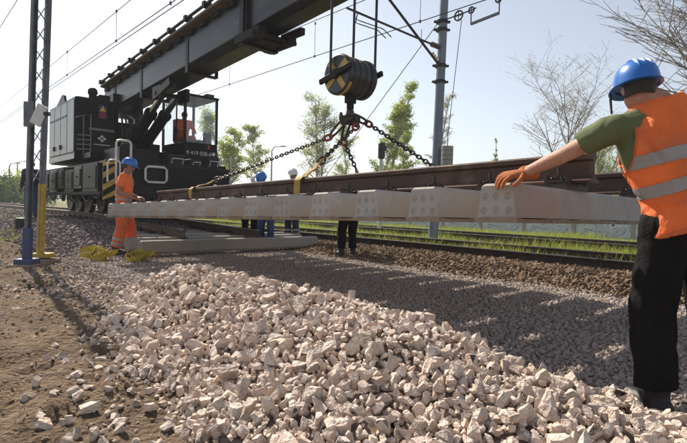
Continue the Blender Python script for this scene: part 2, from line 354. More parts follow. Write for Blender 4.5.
def rotmats(n):
    q = rng.normal(size=(n, 4)); q /= np.linalg.norm(q, axis=1)[:, None]; a, b_, c_, d_ = q.T
    return np.stack([1 - 2 * (c_**2 + d_**2), 2 * (b_ * c_ - d_ * a), 2 * (b_ * d_ + c_ * a), 2 * (b_ * c_ + d_ * a), 1 - 2 * (b_**2 + d_**2), 2 * (c_ * d_ - b_ * a), 2 * (b_ * d_ - c_ * a), 2 * (c_ * d_ + b_ * a), 1 - 2 * (b_**2 + c_**2)], -1).reshape(n, 3, 3)
def stones(name, pos, size, mt, parent=None):
    Rm = rotmats(len(pos)); kind = rng.integers(0, len(SM), len(pos)); vs = []; fs = []; o = 0
    for k, (hv, hf) in enumerate(SM):
        ix = np.nonzero(kind == k)[0]
        if not len(ix): continue
        q = np.einsum('nij,pj->npi', Rm[ix], hv) * size[ix][:, None, None] + pos[ix][:, None, :]
        vs.append(q.reshape(-1, 3)); fs.append((hf[None] + (np.arange(len(ix)) * len(hv))[:, None, None]).reshape(-1, 3) + o); o += len(ix) * len(hv)
    return obj(name, npmesh(name, np.concatenate(vs), np.concatenate(fs), mt), parent)
def scatter(v0, v1, s0, s1, d):
    nv, ns_ = int((v1 - v0) / d) + 1, int((s1 - s0) / d) + 1
    a, b_ = np.meshgrid(np.arange(nv), np.arange(ns_))
    v = v0 + (a + .5 * (b_ % 2) + rng.uniform(-.42, .42, a.shape)) * d; s = s0 + (b_ + rng.uniform(-.42, .42, a.shape)) * d
    return v.ravel(), s.ravel()
def world_vs(v, s): return O0.x + V.x * v + U.x * s, O0.y + V.y * v + U.y * s
def infront(x, y, m=1.12): return (y > .15) & (np.abs(x) < y * .76 * m + .6)
# the heap of fresh ballast in the foreground
heap = empty('ballast_heap', T(-.5, .5, 0), 0, 'long windrow of pale pinkish crushed stone in the foreground dirt', 'stone heap')
hl = Vector(heap.location)
gvs = []; nv_, ns2 = 60, 150
vg, sg = np.meshgrid(np.linspace(-2.3, .6, nv_), np.linspace(-4, 5, ns2)); xg, yg = world_vs(vg, sg)
zg2 = np.maximum(heap_h(vg, sg) - .04, -.25) + np.minimum(ground_h(xg, yg), .02) - .01
hv = np.stack([xg - hl.x, yg - hl.y, zg2 - hl.z], -1).reshape(-1, 3); a_ = (np.arange(ns2 - 1)[:, None] * nv_ + np.arange(nv_ - 1)[None]).ravel()
hm = npmesh('heap_core', hv, np.stack([a_, a_ + 1, a_ + nv_ + 1, a_ + nv_], -1), 'stone_core' if 'stone_core' in M else mat('stone_core', (.28, .22, .18), .95, col2=(.14, .11, .09), nscale=25, bump=.6, bscale=40).name)
obj('heap_core', hm, heap)
allp = []; alls = []
for layer, (d, lo, hi) in enumerate(((.042, .030, .052), (.045, .030, .074), (.095, .060, .112))):
    v, s = scatter(-2.5, .5, -3.0, 4.6, d); h = heap_h(v, s); x, y = world_vs(v, s)
    foot = fbm(v * 3, s * 3, 55) * .06
    keep = (h > .012 + foot + (.03 if layer else 0)) & infront(x, y)
    if layer == 2: keep &= rng.random(len(v)) < .55
    v, s, h, x, y = (q[keep] for q in (v, s, h, x, y))
    sz = (lo + (hi - lo) * rng.random(len(v)) ** 1.7) * .92
    z = h + np.minimum(ground_h(x, y), .02) + sz * (rng.uniform(-.3, .25, len(v)) + (-.35, .15, .30)[layer]) - .02
    allp.append(np.stack([x, y, z], -1)); alls.append(sz)
# thin spill of stones over the dirt at the foot of the heap
v, s = scatter(-3.6, -.6, -1.5, 5.5, .065); h = heap_h(v, s); x, y = world_vs(v, s)
pr = np.exp(-np.clip(-h, 0, 9) * 11) * .75 + .04; keep = (h < .03) & (rng.random(len(v)) < pr) & infront(x, y)
v, s, x, y = (q[keep] for q in (v, s, x, y)); sz = .014 + .055 * rng.random(len(v)) ** 3
allp.append(np.stack([x, y, ground_h(x, y) + sz * .18], -1)); alls.append(sz)
hp = np.concatenate(allp); hs = np.concatenate(alls)
shown = hs / np.hypot(hp[:, 0], hp[:, 1]); vis = infront(hp[:, 0], hp[:, 1], 1.0) & (hp[:, 1] > 1.0)
yy = 214 + (1 - hp[:, 2]) * FPX / hp[:, 1]; vis &= yy < 450
top_layer = np.concatenate([np.full(len(p), k) for k, p in enumerate(allp)])
vis &= (top_layer >= 1)
order = np.argsort(np.where(vis, -shown, 0))[:300]
msh = []
for k, (q, f) in enumerate(BG): msh.append(npmesh('stone', q, f, 'stone_single'))
for k in order:
    o = child('stone', msh[int(rng.integers(0, len(msh)))], heap, Vector(hp[k]) - hl, tuple(rng.uniform(0, 6.28, 3))); o.scale = (hs[k] * 1.05,) * 3
rest = np.ones(len(hp), bool); rest[order] = False
o = stones('loose_stones', hp[rest] - np.array(hl), hs[rest], 'stone_joined', heap); o['kind'] = 'stuff'
# dirt clods and grit
mat('clod', (.2, .15, .1), .95, rnd=('island', [(.16, .11, .07), (.26, .19, .125), (.21, .15, .095), (.34, .27, .20), (.12, .085, .055)]), spec=.1)
v, s = scatter(-4.6, -.5, -2.0, 8.5, .05); x, y = world_vs(v, s); k = infront(x, y) & (heap_h(v, s) < .02) & (rng.random(len(v)) < .12 + .6 * sstep(vnoise(x * 1.7, y * 1.7, 91), .45, .8)); x, y = x[k], y[k]
sz = .006 + .026 * rng.random(len(x)) ** 3; o = stones('dirt_clods', np.stack([x, y, ground_h(x, y) + sz * .1], -1), sz, 'clod'); tag(o, 'small brown clods and grit strewn over the bare dirt', 'dirt', kind='stuff')
# single stones lying out on the dirt
for (px, py, sz, wd) in ((44, 426, .075, 'pale grey flat'), (90, 411, .07, 'pinkish squarish'), (88, 391, .05, 'small brownish'), (55, 395, .035, 'tiny rounded'), (66, 425, .05, 'dark brown'), (108, 396, .05, 'cream wedge shaped'), (40, 418, .045, 'sandy coloured'), (100, 303, .05, 'broad light'), (95, 440, .05, 'half buried grey')):
    g = G(px, py, 0); g.z = gz(g) + sz * .22
    o = obj('stone', msh[int(rng.integers(0, len(msh)))]); o.scale = (sz * 1.25, sz * 1.25, sz); o.location = g; o.rotation_euler = (random.uniform(-.3, .3), random.uniform(-.3, .3), random.uniform(0, 6))
    tag(o, wd + ' stone lying alone on the brown dirt', 'stone', 'stones lying out on the dirt')
# bedded ballast surfaces, too fine to pick apart
def bed(name, v0, v1, s0, s1, d, lo, hi, mt, label, cond, lift=.1):
    v, s = scatter(v0, v1, s0, s1, d); x, y = world_vs(v, s); k = infront(x, y) & cond(v, s, x, y); v, s, x, y = (q[k] for q in (v, s, x, y))
    sz = lo + (hi - lo) * rng.random(len(v)) ** 1.5
    o = stones(name, np.stack([x, y, ground_h(x, y) + sz * lift], -1), sz, mt); tag(o, label, 'ballast', kind='stuff'); return o
bed('bed_ballast', -.4, 4.1, -1.6, 8.3, .036, .026, .046, 'stone_bed', 'fine pale ballast levelled flat under the hanging track panel', lambda v, s, x, y: (heap_h(v, s) < .06) & (rng.random(len(v)) < 1 - .8 * sstep(v, 3.75, 4.1)))
bed('spilled_ballast', -1.9, -.2, 2.6, 8.0, .05, .022, .05, 'stone_bed', 'pale gravel trodden into the dirt between mast and heap', lambda v, s, x, y: (heap_h(v, s) < .03) & (rng.random(len(v)) < sstep(v + .4 * fbm(v * 2, s * 2, 6), -1.7, -.5) * .8))
bed('shoulder_ballast', 3.7, 7.5, -3.5, 13, .058, .045, .085, 'stone_old', 'old brown ballast banked up along the neighbouring rail', lambda v, s, x, y: (rng.random(len(v)) < sstep(v, 3.6, 4.0)) & ((v < 5.6) | (rng.random(len(v)) < .4)), .2)
bed('track_ballast', -1.3, 4.2, 7.4, 30, .085, .06, .11, 'stone_violet', 'dull violet grey ballast around the track under the crane', lambda v, s, x, y: rng.random(len(v)) < sstep(v + .3 * fbm(v, s, 4), -1.2, -.6) * sstep(s, 7.2, 8.3), .2)

# ------------------------------------------------------------------ rails and sleepers
RP = [(-.075, 0), (.075, 0), (.075, .012), (.03, .026), (.0085, .042), (.0085, .122), (.034, .134), (.036, .160), (.03, .170), (.018, .172), (-.018, .172), (-.03, .170), (-.036, .160), (-.034, .134), (-.0085, .122), (-.0085, .042), (-.03, .026), (-.075, .012)]
def rail_mesh(v, s0, s1, z, top='rail_rust', n=2, hs=1):
    m = MB(); m.loft([[(v + a * (1 + (hs - 1) * .5), s0 + (s1 - s0) * k / n, z + b_ * hs) for a, b_ in RP] for k in range(n + 1)])
    me = m.mesh('rail', ['rail_rust' if top != 'rail_old' else 'rail_old', top])
    if top != 'rail_rust':
        for p in me.polygons:
            if p.normal.z > .9 and p.center.z > z + .16: p.material_index = 1
    return me
def sleeper_mesh(Ln, W=.212, H=.232, dim=True):
    """concrete bearer lying along +x from x=0, centred on y=0, cast with dimpled ends"""
    m = MB(); w0, w1 = W / 2 + .020, W / 2 - .006; z0, z1 = .03, H - .02
    prof = [(-w0, z0), (w0, z0), (w1, z1), (w1 - .018, H), (-w1 + .018, H), (-w1, z1)]
    def ring(x, k=0, dz=0): return [(x, a * (1 - k), b_ - (dz if b_ > z1 - .001 else 0)) for a, b_ in prof]
    m.loft([ring(.0), ring(.016), ring(Ln - .016), ring(Ln)], caps=False)
    # bevel the top edge at both ends
    m.v = [(x, a, (H - .014 if (x < .001 or x > Ln - .001) and b_ > H - .001 else b_)) for x, a, b_ in m.v]
    for x0, sg_ in ((0, 1), (Ln, -1)):
        nx, nz = 3, 2; n = 16
        for i in range(nx):
            for k in range(nz):
                def pt(u_, t_):
                    zz = z0 + (z1 - z0) * t_; ww = w0 + (w1 - w0) * t_; return (-ww + 2 * ww * u_, zz)
                cu, ct = (i + .5) / nx, (k + .5) / nz; rings = [[], [], [], []]; cy, cz = pt(cu, ct)
                if k == 1: cz -= .012
                else: cz -= .004
                for q in range(n):
                    a = 2 * math.pi * (q + .0) / n; ca, sa = math.cos(a), math.sin(a); mm = max(abs(ca), abs(sa))
                    yy, zz = pt(cu + ca / mm * .5 / nx, ct + sa / mm * .5 / nz); rings[0].append((x0, yy, zz))
                    for ri, (rr, dp) in enumerate(((.023, 0), (.019, .006), (.009, .012))):
                        rings[ri + 1].append((x0 + sg_ * dp, cy + ca * rr, cz + sa * rr))
                m.loft(rings, caps=False); m.add(rings[3], [tuple(range(n))])
        m.add([(x0, w1, z1), (x0, w1 - .018, H - .014), (x0, -w1 + .018, H - .014), (x0, -w1, z1)], [(0, 1, 2, 3)])
    me = m.mesh('sleeper', 'concrete')
    return me
def foot_mesh(Ln, W=.212):
    m = MB(); rr = random.Random(5); w = W / 2 + .030; n = 40; rings = []
    for k in range(n + 1):
        x = -.008 + (Ln + .016) * k / n; j = lambda: rr.uniform(-.005, .005)
        rings.append([(x, -w + j(), .0), (x, w + j(), .0), (x, w + .004 + j(), .027 + j()), (x, -w - .004 + j(), .027 + j())])
    m.loft(rings); return m.mesh('cast_lip', 'concrete_foot')
def fastener_mesh():
    """base plate, two bolts and two bent clips, one on each side of the rail foot"""
    m = MB(); m.box((0, 0, .008), (.34, .15, .016))
    for sg_ in (-1, 1):
        for dy in (-.0,):
            x = sg_ * .115
            m.cyl((x, dy, .01), (x, dy, .075), .024, 6); m.cyl((x, dy, .07), (x, dy, .125), .013, 8); m.cyl((x, dy, .05), (x, dy, .058), .034, 10)
            for sy in (-1, 1): m.cyl((x + sg_ * .03, sy * .072, .0), (x + sg_ * .03, sy * .072, .062), .021, 6)
            for sy in (-1, 1):
                m.tube([(x, dy, .042), (x + sg_ * .035, dy + sy * .035, .045), (x + sg_ * .01, dy + sy * .075, .05), (x - sg_ * .045, dy + sy * .06, .035), (x - sg_ * .05, dy + sy * .03, .026)], .0085, 6)
        m.box((sg_ * .155, 0, .022), (.03, .11, .03))
    return m.mesh('rail_fastener', 'fastener_black')
# ---- the track panel hanging from the crane: frame fixed by three measured corners of its underside
pA = P(480, 222.5, 2.95); pB = P(108, 217.5, 8.1); pC = P(628, 224.5, 4.72)
sy_ = (pB - pA).normalized(); sx_ = (pC - pA); sx_ = (sx_ - sy_ * sx_.dot(sy_)).normalized(); sz_ = sx_.cross(sy_)
panel = empty('track_panel', pA, 0, 'hanging track panel of rusty rails on pale concrete sleepers, lifted by chains', 'track panel')
PM = Matrix.Translation(pA) @ Matrix((sx_, sy_, sz_)).transposed().to_4x4(); panel.matrix_world = PM
SP = (pB - pA).length / 13; SL = 3.35
sme = sleeper_mesh(SL); fme = foot_mesh(SL); cme = fastener_mesh()
m = MB(); m.box((0, 0, .018), (.36, .17, .036)); bpm = m.mesh('base_plate', 'fastener_black'); cmh = cme
RV = (.94, 2.445); RZ = .232 + .052; RHS = 1.22
for k in range(14):
    y = -.106 + k * SP
    sl = child('sleeper', sme, panel, (random.uniform(-.006, .006) if k else 0, y, 0), (0, 0, random.uniform(-.006, .006)))
    child('cast_lip', fme, sl)
    for rv in RV: child('rail_fastener', cmh, panel, (rv, y, .232 + .036)); child('base_plate', bpm, panel, (rv, y, .232))
RE = 13 * SP + .25
for rv in RV: child('rail', rail_mesh(rv, -.30 if rv < 1 else -.6, RE, RZ, hs=RHS), panel)
# ---- the laid track under the crane
laid = empty('laid_track', T(VC, 7.2, 0), TH, 'laid track of rusty rails on concrete sleepers running under the crane', 'railway track')
s4 = sleeper_mesh(4.0); f4 = foot_mesh(4.0); s26 = sleeper_mesh(2.8)
for q in (s4, s26): q.materials[0] = M['concrete_old']
tz0, tz1 = .07, .26
for k in range(26):
    s = k * .6; z = tz0 + (tz1 - tz0) * min(1, s / 7) - .03
    if k < 3:
        o = child('sleeper', s4, laid, (-1.75, s, z + .03)); child('cast_lip', f4, o)
    else: child('sleeper', s26, laid, (-1.4, s, z))
    for rv in (-.7525, .7525):
        if k > 1: child('rail_fastener', cme, laid, (rv, s, z + .232 + (.03 if k < 3 else 0)))
def sloped_rail(v, s0, s1, s2):
    m = MB(); zz = lambda s: (tz0 + (tz1 - tz0) * min(1, max(0, s) / 7) - .03 + .248)
    st = [s0, 2, 4, 7, s2]; m.loft([[(v + a, s, zz(s) + b_) for a, b_ in RP] for s in st]); me = m.mesh('rail', ['rail_rust', 'rail_top'])
    for p in me.polygons:
        if p.normal.z > .9 and p.center.z > .44: p.material_index = 1
    return me
child('rail', sloped_rail(-.7525, .35, 7, 95), laid); child('rail', sloped_rail(.7525, .05, 7, 95), laid)
RAILZ = tz1 - .03 + .248 + .172
# ---- neighbouring tracks on the right
def side_track(v, z, label, n, s0, brown):
    t_ = empty('neighbouring_track', T(v, s0, 0), TH, label, 'railway track', 'neighbouring tracks')
    for k in range(n): child('sleeper', s26w, t_, (-1.3, k * .62, z - .20))
    for rv in (-.7525, .7525): child('rail', rail_mesh(rv, -3, n * .62 + 40, z + .02, brown), t_)
    for k in range(n):
        for rv in (-.7525, .7525): child('rail_fastener', cme, t_, (rv, k * .62, z + .005))
mat('rail_old', (.05, .033, .026), .65, .2, col2=(.028, .02, .017), nscale=7)
m = MB(); m.b2((0, -.12, 0), (2.6, .12, .2)); s26w = m.mesh('sleeper', 'concrete_old')
side_track(6.2, .115, 'rusty track banked with brown ballast beside the lifted panel', 34, -5, 'rail_old')
side_track(10.9, .10, 'overgrown track in the green grass before the painted wall', 30, -7, 'rail_old')

# ------------------------------------------------------------------ crane
CS = 13.0
crane = empty('railway_crane', T(VC + .05, CS, RAILZ), TH, 'big black railway crane with box boom, glazed cab and striped corner', 'crane')
RZc = RAILZ
def cz(z): return z - RZc                      # heights below are above the ground datum
def cpart(name, m, mt, parent=crane, smooth=False, bevel=.012): return m.build(name, mt, parent, smooth, bevel)
# local axes: x = v (right/away from the camera), y = s (away along the track); chassis -1.5..1.5, -3..6
m = MB(); m.b2((-1.45, -2.9, cz(1.18)), (1.45, 3.5, cz(1.62))); m.b2((-1.2, -2.7, cz(1.62)), (1.2, 3.3, cz(1.95))); ch = cpart('chassis', m, 'crane_dark')
m = MB(); m.b2((-1.55, -3.02, cz(1.84)), (1.55, 3.5, cz(1.90))); cpart('deck', m, 'crane_green_grey')
# equipment lockers along the near side
lockers = [(-2.55, -1.35, 1.20, 1.88, 'crane_green_grey'), (-1.25, -.55, 1.28, 1.86, 'crane_black'), (-.5, .35, 1.2, 1.80, 'crane_green_grey'), (.5, 1.1, 1.3, 1.88, 'crane_green_grey'), (1.2, 2.1, 1.2, 1.85, 'crane_black'), (2.2, 3.2, 1.25, 1.83, 'crane_green_grey')]
for a, b_, z0, z1, mt in lockers:
    m = MB(); m.b2((-1.58, a, cz(z0)), (-1.2, b_, cz(z1))); lo = cpart('locker', m, mt)
    m = MB(); m.b2((-1.6, a + .08, cz(z0 + .08)), (-1.582, b_ - .08, cz(z1 - .08))); cpart('locker_door', m, mt, lo)
    m = MB(); m.b2((-1.63, (a + b_) / 2 - .06, cz((z0 + z1) / 2)), (-1.602, (a + b_) / 2 + .06, cz((z0 + z1) / 2 + .03))); cpart('handle', m, 'black_plastic', lo, bevel=0)
m = MB(); m.beam((-1.6, -2.95, cz(1.16)), (-1.6, 3.4, cz(1.16)), .08, .08); cpart('side_rail', m, 'crane_dark')
# bogies and wheels
def wheel():
    m = MB(); n = 28; prof = [(0, .10), (.06, .10), (.09, .06), (.30, .05), (.34, .07), (.42, .07), (.43, .0), (.455, -.01), (.455, -.045), (.30, -.05), (0, -.05)]
    m.loft([[(-x, r_ * math.cos(2 * math.pi * j / n), r_ * math.sin(2 * math.pi * j / n)) for j in range(n)] for r_, x in prof if r_ > 0])
    return m.mesh('wheel', 'wheel_iron', True)
wme = wheel(); m = MB(); m.cyl((-.17, 0, 0), (-.1, 0, 0), .13, 14); hubm = m.mesh('axle_box', 'crane_green_grey')
for y in (-2.3, -1.25, -.2, 1.0, 2.0, 3.0):
    for sg_ in (-1, 1):
        wo_ = child('wheel', wme, crane, (sg_ * .7525 - .0, y, .425), (0, 0, 0 if sg_ < 0 else math.pi)); wo_.scale = (1, .98, .98); child('axle_box', hubm, wo_, (-.12, 0, 0))
for y0, y1 in ((-2.8, .35), (.6, 3.5)):
    m = MB(); m.b2((-1.18, y0, .5), (-1.04, y1, .76)); m.b2((1.04, y0, .5), (1.18, y1, .76)); m.b2((-1.04, (y0 + y1) / 2 - .2, .5), (1.04, (y0 + y1) / 2 + .2, .7))
    bo = cpart('bogie_frame', m, 'crane_dark')
    for y in np.arange(y0 + .3, y1 - .2, .52):
        m = MB(); m.torus((0, 0, 0), .06, .018, (0, 0, 1), 14, 6)
        for q in range(5): m.torus((-1.24, y, .38 + q * .055), .06, .018, (0, 0, 1), 12, 5)
        m.v = m.v[14 * 6:]; m.f = [tuple(i - 84 for i in f) for f in m.f[14 * 6:]]; m.mi = m.mi[84:]
        m.build('spring', 'wheel_iron', bo, True)
# front end: headstock, buffers, striped corner plate, hand rails
m = MB(); m.b2((-1.5, -3.06, cz(1.05)), (1.5, -2.92, cz(1.86))); cpart('headstock', m, 'crane_black')
for x in (-.88, .88):
    m = MB(); m.cyl((x, -3.45, .56), (x, -3.05, .56), .09, 14); m.cyl((x, -3.5, .56), (x, -3.45, .56), .21, 20); cpart('buffer', m, 'crane_dark', bevel=0)
m = MB(); m.b2((-1.62, -3.09, cz(1.02)), (-1.32, -3.065, cz(1.86))); cp = cpart('corner_plate', m, 'crane_black', bevel=0)
for k in range(4):
    z = .95 + k * .27; m = MB(); y = -3.094
    q = [(-1.62, z), (-1.32, z + .2), (-1.32, z + .33), (-1.62, z + .13)]
    q = [(a, min(max(b_, 1.02), 1.86)) for a, b_ in q]
    m.add([(a, y, cz(b_)) for a, b_ in q] + [(a, y + .003, cz(b_)) for a, b_ in q], [(0, 1, 2, 3), (7, 6, 5, 4), (0, 4, 5, 1), (1, 5, 6, 2), (2, 6, 7, 3), (3, 7, 4, 0)]); m.build('warning_stripe', 'yellow_paint', cp)
def hoop(x0, x1, y, z0, z1, r_=.026):
    m = MB(); c_ = .07
    m.tube([(x0, y, cz(z0)), (x0, y, cz(z1 - c_)), (x0 + c_ * .3, y, cz(z1 - c_ * .3)), (x0 + c_, y, cz(z1)), (x1 - c_, y, cz(z1)), (x1 - c_ * .3, y, cz(z1 - c_ * .3)), (x1, y, cz(z1 - c_)), (x1, y, cz(z0))], r_, 8); return m
cpart('handrail', hoop(-1.36, -1.04, -3.12, 1.40, 2.36), 'white_paint', bevel=0, smooth=True)
cpart('handrail', hoop(-1.56, -1.30, -3.2, 1.42, 1.9, .02), 'white_paint', bevel=0, smooth=True)
m = MB(); x0, x1, z0, z1 = -.72, -.22, 1.46, 1.82
m.tube([(x0 + .06, -3.15, cz(z0)), (x1 - .06, -3.15, cz(z0)), (x1, -3.15, cz(z0 + .06)), (x1, -3.15, cz(z1 - .06)), (x1 - .06, -3.15, cz(z1)), (x0 + .06, -3.15, cz(z1)), (x0, -3.15, cz(z1 - .06)), (x0, -3.15, cz(z0 + .06))], .028, 8, closed=True)
for q in (x0 + .1, x1 - .1): m.tube([(q, -3.15, cz(z0)), (q, -3.06, cz(z0))], .015, 6)
cpart('handrail', m, 'white_paint', bevel=0, smooth=True)
m = MB(); m.b2((.3, -2.95, cz(1.88)), (1.45, -2.2, cz(1.98))); m.b2((-.2, -2.6, cz(1.9)), (.6, -1.6, cz(2.02))); cpart('front_module', m, 'crane_dark')
m = MB(); m.b2((-1.2, -2.85, cz(1.9)), (-.3, -1.7, cz(2.25))); m.cyl((-.8, -2.2, cz(2.0)), (-.8, -2.2, cz(2.4)), .16, 14); cpart('front_module', m, 'crane_black')
for x in (-.55, -.3, .3, .55):
    m = MB(); m.tube([(x, -3.05, cz(1.25)), (x, -3.2, cz(1.2)), (x + .03, -3.22, cz(.95)), (x + .06, -3.12, cz(.8))], .024, 8); cpart('air_hose', m, 'cable', bevel=0, smooth=True)
m = MB(); m.torus((0, -3.22, cz(1.1)), .09, .03, (1, 0, 0), 16, 8, -.6, 3.6); m.cyl((0, -3.2, cz(1.15)), (0, -3.05, cz(1.15)), .05, 10); cpart('coupling_hook', m, 'wheel_iron', bevel=0, smooth=True)
for x in (-1.05, 1.05):
    m = MB(); m.cyl((x, -3.14, cz(1.42)), (x, -3.05, cz(1.42)), .09, 18); hl_ = cpart('headlight', m, 'black_plastic', bevel=0, smooth=True)
    m = MB(); m.cyl((x, -3.146, cz(1.42)), (x, -3.141, cz(1.42)), .07, 18); cpart('lens', m, 'chrome', hl_, bevel=0)
for k in range(3):
    m = MB(); m.b2((-1.66, -2.85, cz(.72 + k * .17)), (-1.5, -2.55, cz(.745 + k * .17))); cpart('step', m, 'crane_green_grey', bevel=0)
for k in range(5):
    y = -2.2 + k * 1.1; m = MB(); m.tube([(-1.64, y, cz(1.14)), (-1.64, y + .1, cz(1.0)), (-1.6, y + .45, cz(.97)), (-1.62, y + .7, cz(1.12))], .02, 6); cpart('brake_hose', m, 'cable', bevel=0, smooth=True)
for x, w_, h in ((-.1, .4, .28), (.45, .3, .2), (.9, .34, .3)):
    m = MB(); m.b2((x, -2.98, cz(1.9)), (x + w_, -2.6, cz(1.9 + h))); bx_ = cpart('valve_box', m, 'crane_green_grey'); m = MB(); m.tube([(x + .06, -2.99, cz(1.95)), (x + .06, -3.05, cz(1.9 + h * .6)), (x + w_ - .06, -3.05, cz(1.9 + h * .6)), (x + w_ - .06, -2.99, cz(1.95))], .012, 6); cpart('grip', m, 'white_paint', bx_, bevel=0)
m = MB(); m.tube([(1.62, -2.9, cz(1.2)), (1.62, -2.9, cz(2.25)), (1.62, -2.3, cz(2.25)), (1.62, -2.3, cz(1.2))], .02, 8); cpart('handrail', m, 'white_paint', bevel=0, smooth=True)
# slewing ring and superstructure
m = MB(); m.cyl((0, 0, cz(1.95)), (0, 0, cz(2.12)), .95, 30); cpart('slewing_ring', m, 'crane_dark')
m = MB(); m.b2((-1.45, -1.5, cz(2.05)), (1.4, 2.6, cz(2.2))); cpart('turntable', m, 'crane_black')
# machinery house on the near side
hx0, hx1, hy0, hy1, hz0, hz1 = -1.58, -.62, -.62, 2.15, 2.06, 3.66
m = MB(); m.b2((hx0, hy0, cz(hz0)), (hx1, hy1, cz(hz1))); house = cpart('machinery_house', m, 'crane_black')
for k in range(4):
    a = hy0 + .05 + k * .68; m = MB(); m.b2((hx0 - .02, a, cz(hz0 + .18)), (hx0 - .002, a + .64, cz(hz1 - .06))); d_ = cpart('side_door', m, 'crane_grey_sheen', house, bevel=.008)  # doors and sill take the painted-in sky sheen
for k, a in enumerate((.68, 1.40)):
    m = MB(); m.b2((hx0 - .06, a + .02, cz(2.38)), (hx0 - .022, a + .1, cz(2.50))); cpart('latch', m, 'black_plastic', house, bevel=0)
m = MB(); m.b2((hx0 - .018, hy0, cz(hz0)), (hx0 - .002, hy1, cz(hz0 + .14))); cpart('sill_plate', m, 'crane_grey_sheen', house, bevel=0)
m = MB(); m.b2((hx0 + .32, hy0 - .02, cz(2.84)), (hx1, hy0 - .002, cz(2.90))); cpart('trim_strip', m, 'crane_grey_sheen', house, bevel=0)
# ladder rails on the front face
m = MB(); y = hy0 - .16
m.tube([(hx0 + .02, hy0, cz(3.12)), (hx0 + .02, y, cz(3.12)), (hx0 + .33, y, cz(3.22)), (hx0 + .33, y, cz(2.1))], .016, 6); m.tube([(hx0 + .16, y, cz(3.17)), (hx0 + .16, y, cz(2.1))], .013, 6)
for z in (2.3, 2.42, 2.54, 2.66): m.beam((hx0 + .02, y, cz(z)), (hx0 + .33, y, cz(z + .02)), .04, .025)
cpart('ladder', m, 'crane_grey_sheen', house, bevel=0)
# warning sticker
yf = hy0 - .004; xs = -.92; m = MB(); m.b2((xs - .1, yf - .003, cz(3.17)), (xs + .1, yf, cz(3.53))); st = cpart('sticker', m, 'sticker_blue', house, bevel=0)
m = MB(); m.add([(xs - .08, yf - .006, cz(3.36)), (xs + .08, yf - .006, cz(3.36)), (xs, yf - .006, cz(3.51))], [(0, 1, 2)]); cpart('warning_triangle', m, 'sticker_yellow', st, bevel=0)
m = MB(); m.torus((xs, yf - .006, cz(3.26)), .065, .014, (0, 1, 0), 20, 6); m.beam((xs - .045, yf - .006, cz(3.30)), (xs + .045, yf - .006, cz(3.22)), .012, .022); cpart('prohibition_ring', m, 'sticker_red', st, bevel=0)
# diamond emblem with the line of small illegible letters below it
m = MB(); c0, c1 = -.93, cz(2.64)
for dx, dz, r_ in ((0, .055, .05), (-.062, 0, .05), (.062, 0, .05), (0, -.055, .05)): m.add([(c0 + dx - r_, yf, c1 + dz), (c0 + dx, yf, c1 + dz - r_ * .85), (c0 + dx + r_, yf, c1 + dz), (c0 + dx, yf, c1 + dz + r_ * .85)], [(0, 1, 2, 3)])
cpart('emblem', m, 'white_paint', house, bevel=0)
m = MB()
for k in range(9): m.b2((c0 - .2 + k * .046, yf - .001, cz(2.46)), (c0 - .2 + k * .046 + .03, yf, cz(2.492)))
cpart('small_lettering', m, 'white_paint', house, bevel=0)
for k in range(6):
    m = MB(); y = .1 + k * .33; m.b2((hx0 - .03, y, cz(3.22)), (hx0 - .021, y + .22, cz(3.26))); cpart('vent_slot', m, 'black_plastic', house, bevel=0)
for k in range(3):
    m = MB(); m.tube([(-.5 + k * .12, -.72, cz(2.2)), (-.48 + k * .12, -.85, cz(2.7)), (-.45 + k * .1, -.7, cz(3.2)), (-.35, -.2, cz(3.55))], .028, 8); cpart('hydraulic_hose', m, 'cable', bevel=0, smooth=True)
# roof gear
m = MB(); m.cyl((-1.3, .3, cz(3.72)), (-.85, .3, cz(3.72)), .13, 16); m.cyl((-1.0, .0, cz(3.66)), (-1.0, .0, cz(3.95)), .10, 12); m.sphere((-1.0, 0, cz(3.95)), .13); m.b2((-.9, -.3, cz(3.66)), (-.64, .4, cz(3.86))); cpart('exhaust', m, 'crane_dark', bevel=0, smooth=True)
m = MB(); pr_ = [(0, 0), (.95, 0), (.95, .06), (.5, .24), (.28, .30), (.16, .26), (0, .02)]
m.loft([[(-1.5 + x, .75 + a, cz(3.66) + b_) for a, b_ in pr_] for x in (0, .06)]); cpart('lifting_lug', m, 'crane_black', bevel=0)
# counterweight and central mass
m = MB(); m.b2((-.55, -.2, cz(2.2)), (.45, 2.7, cz(3.2))); m.b2((-1.4, 2.2, cz(2.1)), (1.0, 3.0, cz(2.7))); cpart('counterweight', m, 'crane_black')
m = MB(); m.b2((-.5, -.1, cz(2.2)), (-.35, 1.2, cz(4.0))); m.b2((.36, .3, cz(2.2)), (.48, 1.3, cz(4.0))); cpart('boom_bracket', m, 'crane_black')
m = MB()
for x, z, r_ in ((-.2, 2.9, .05), (0, 3.1, .06), (.2, 2.8, .05), (.5, 3.0, .05)): m.tube([(x, -.2, cz(z - .5)), (x, -.5, cz(z)), (x + .1, -.4, cz(z + .35)), (x, .1, cz(z + .6))], r_, 8)
cpart('hydraulic_hose', m, 'cable', bevel=0, smooth=True)
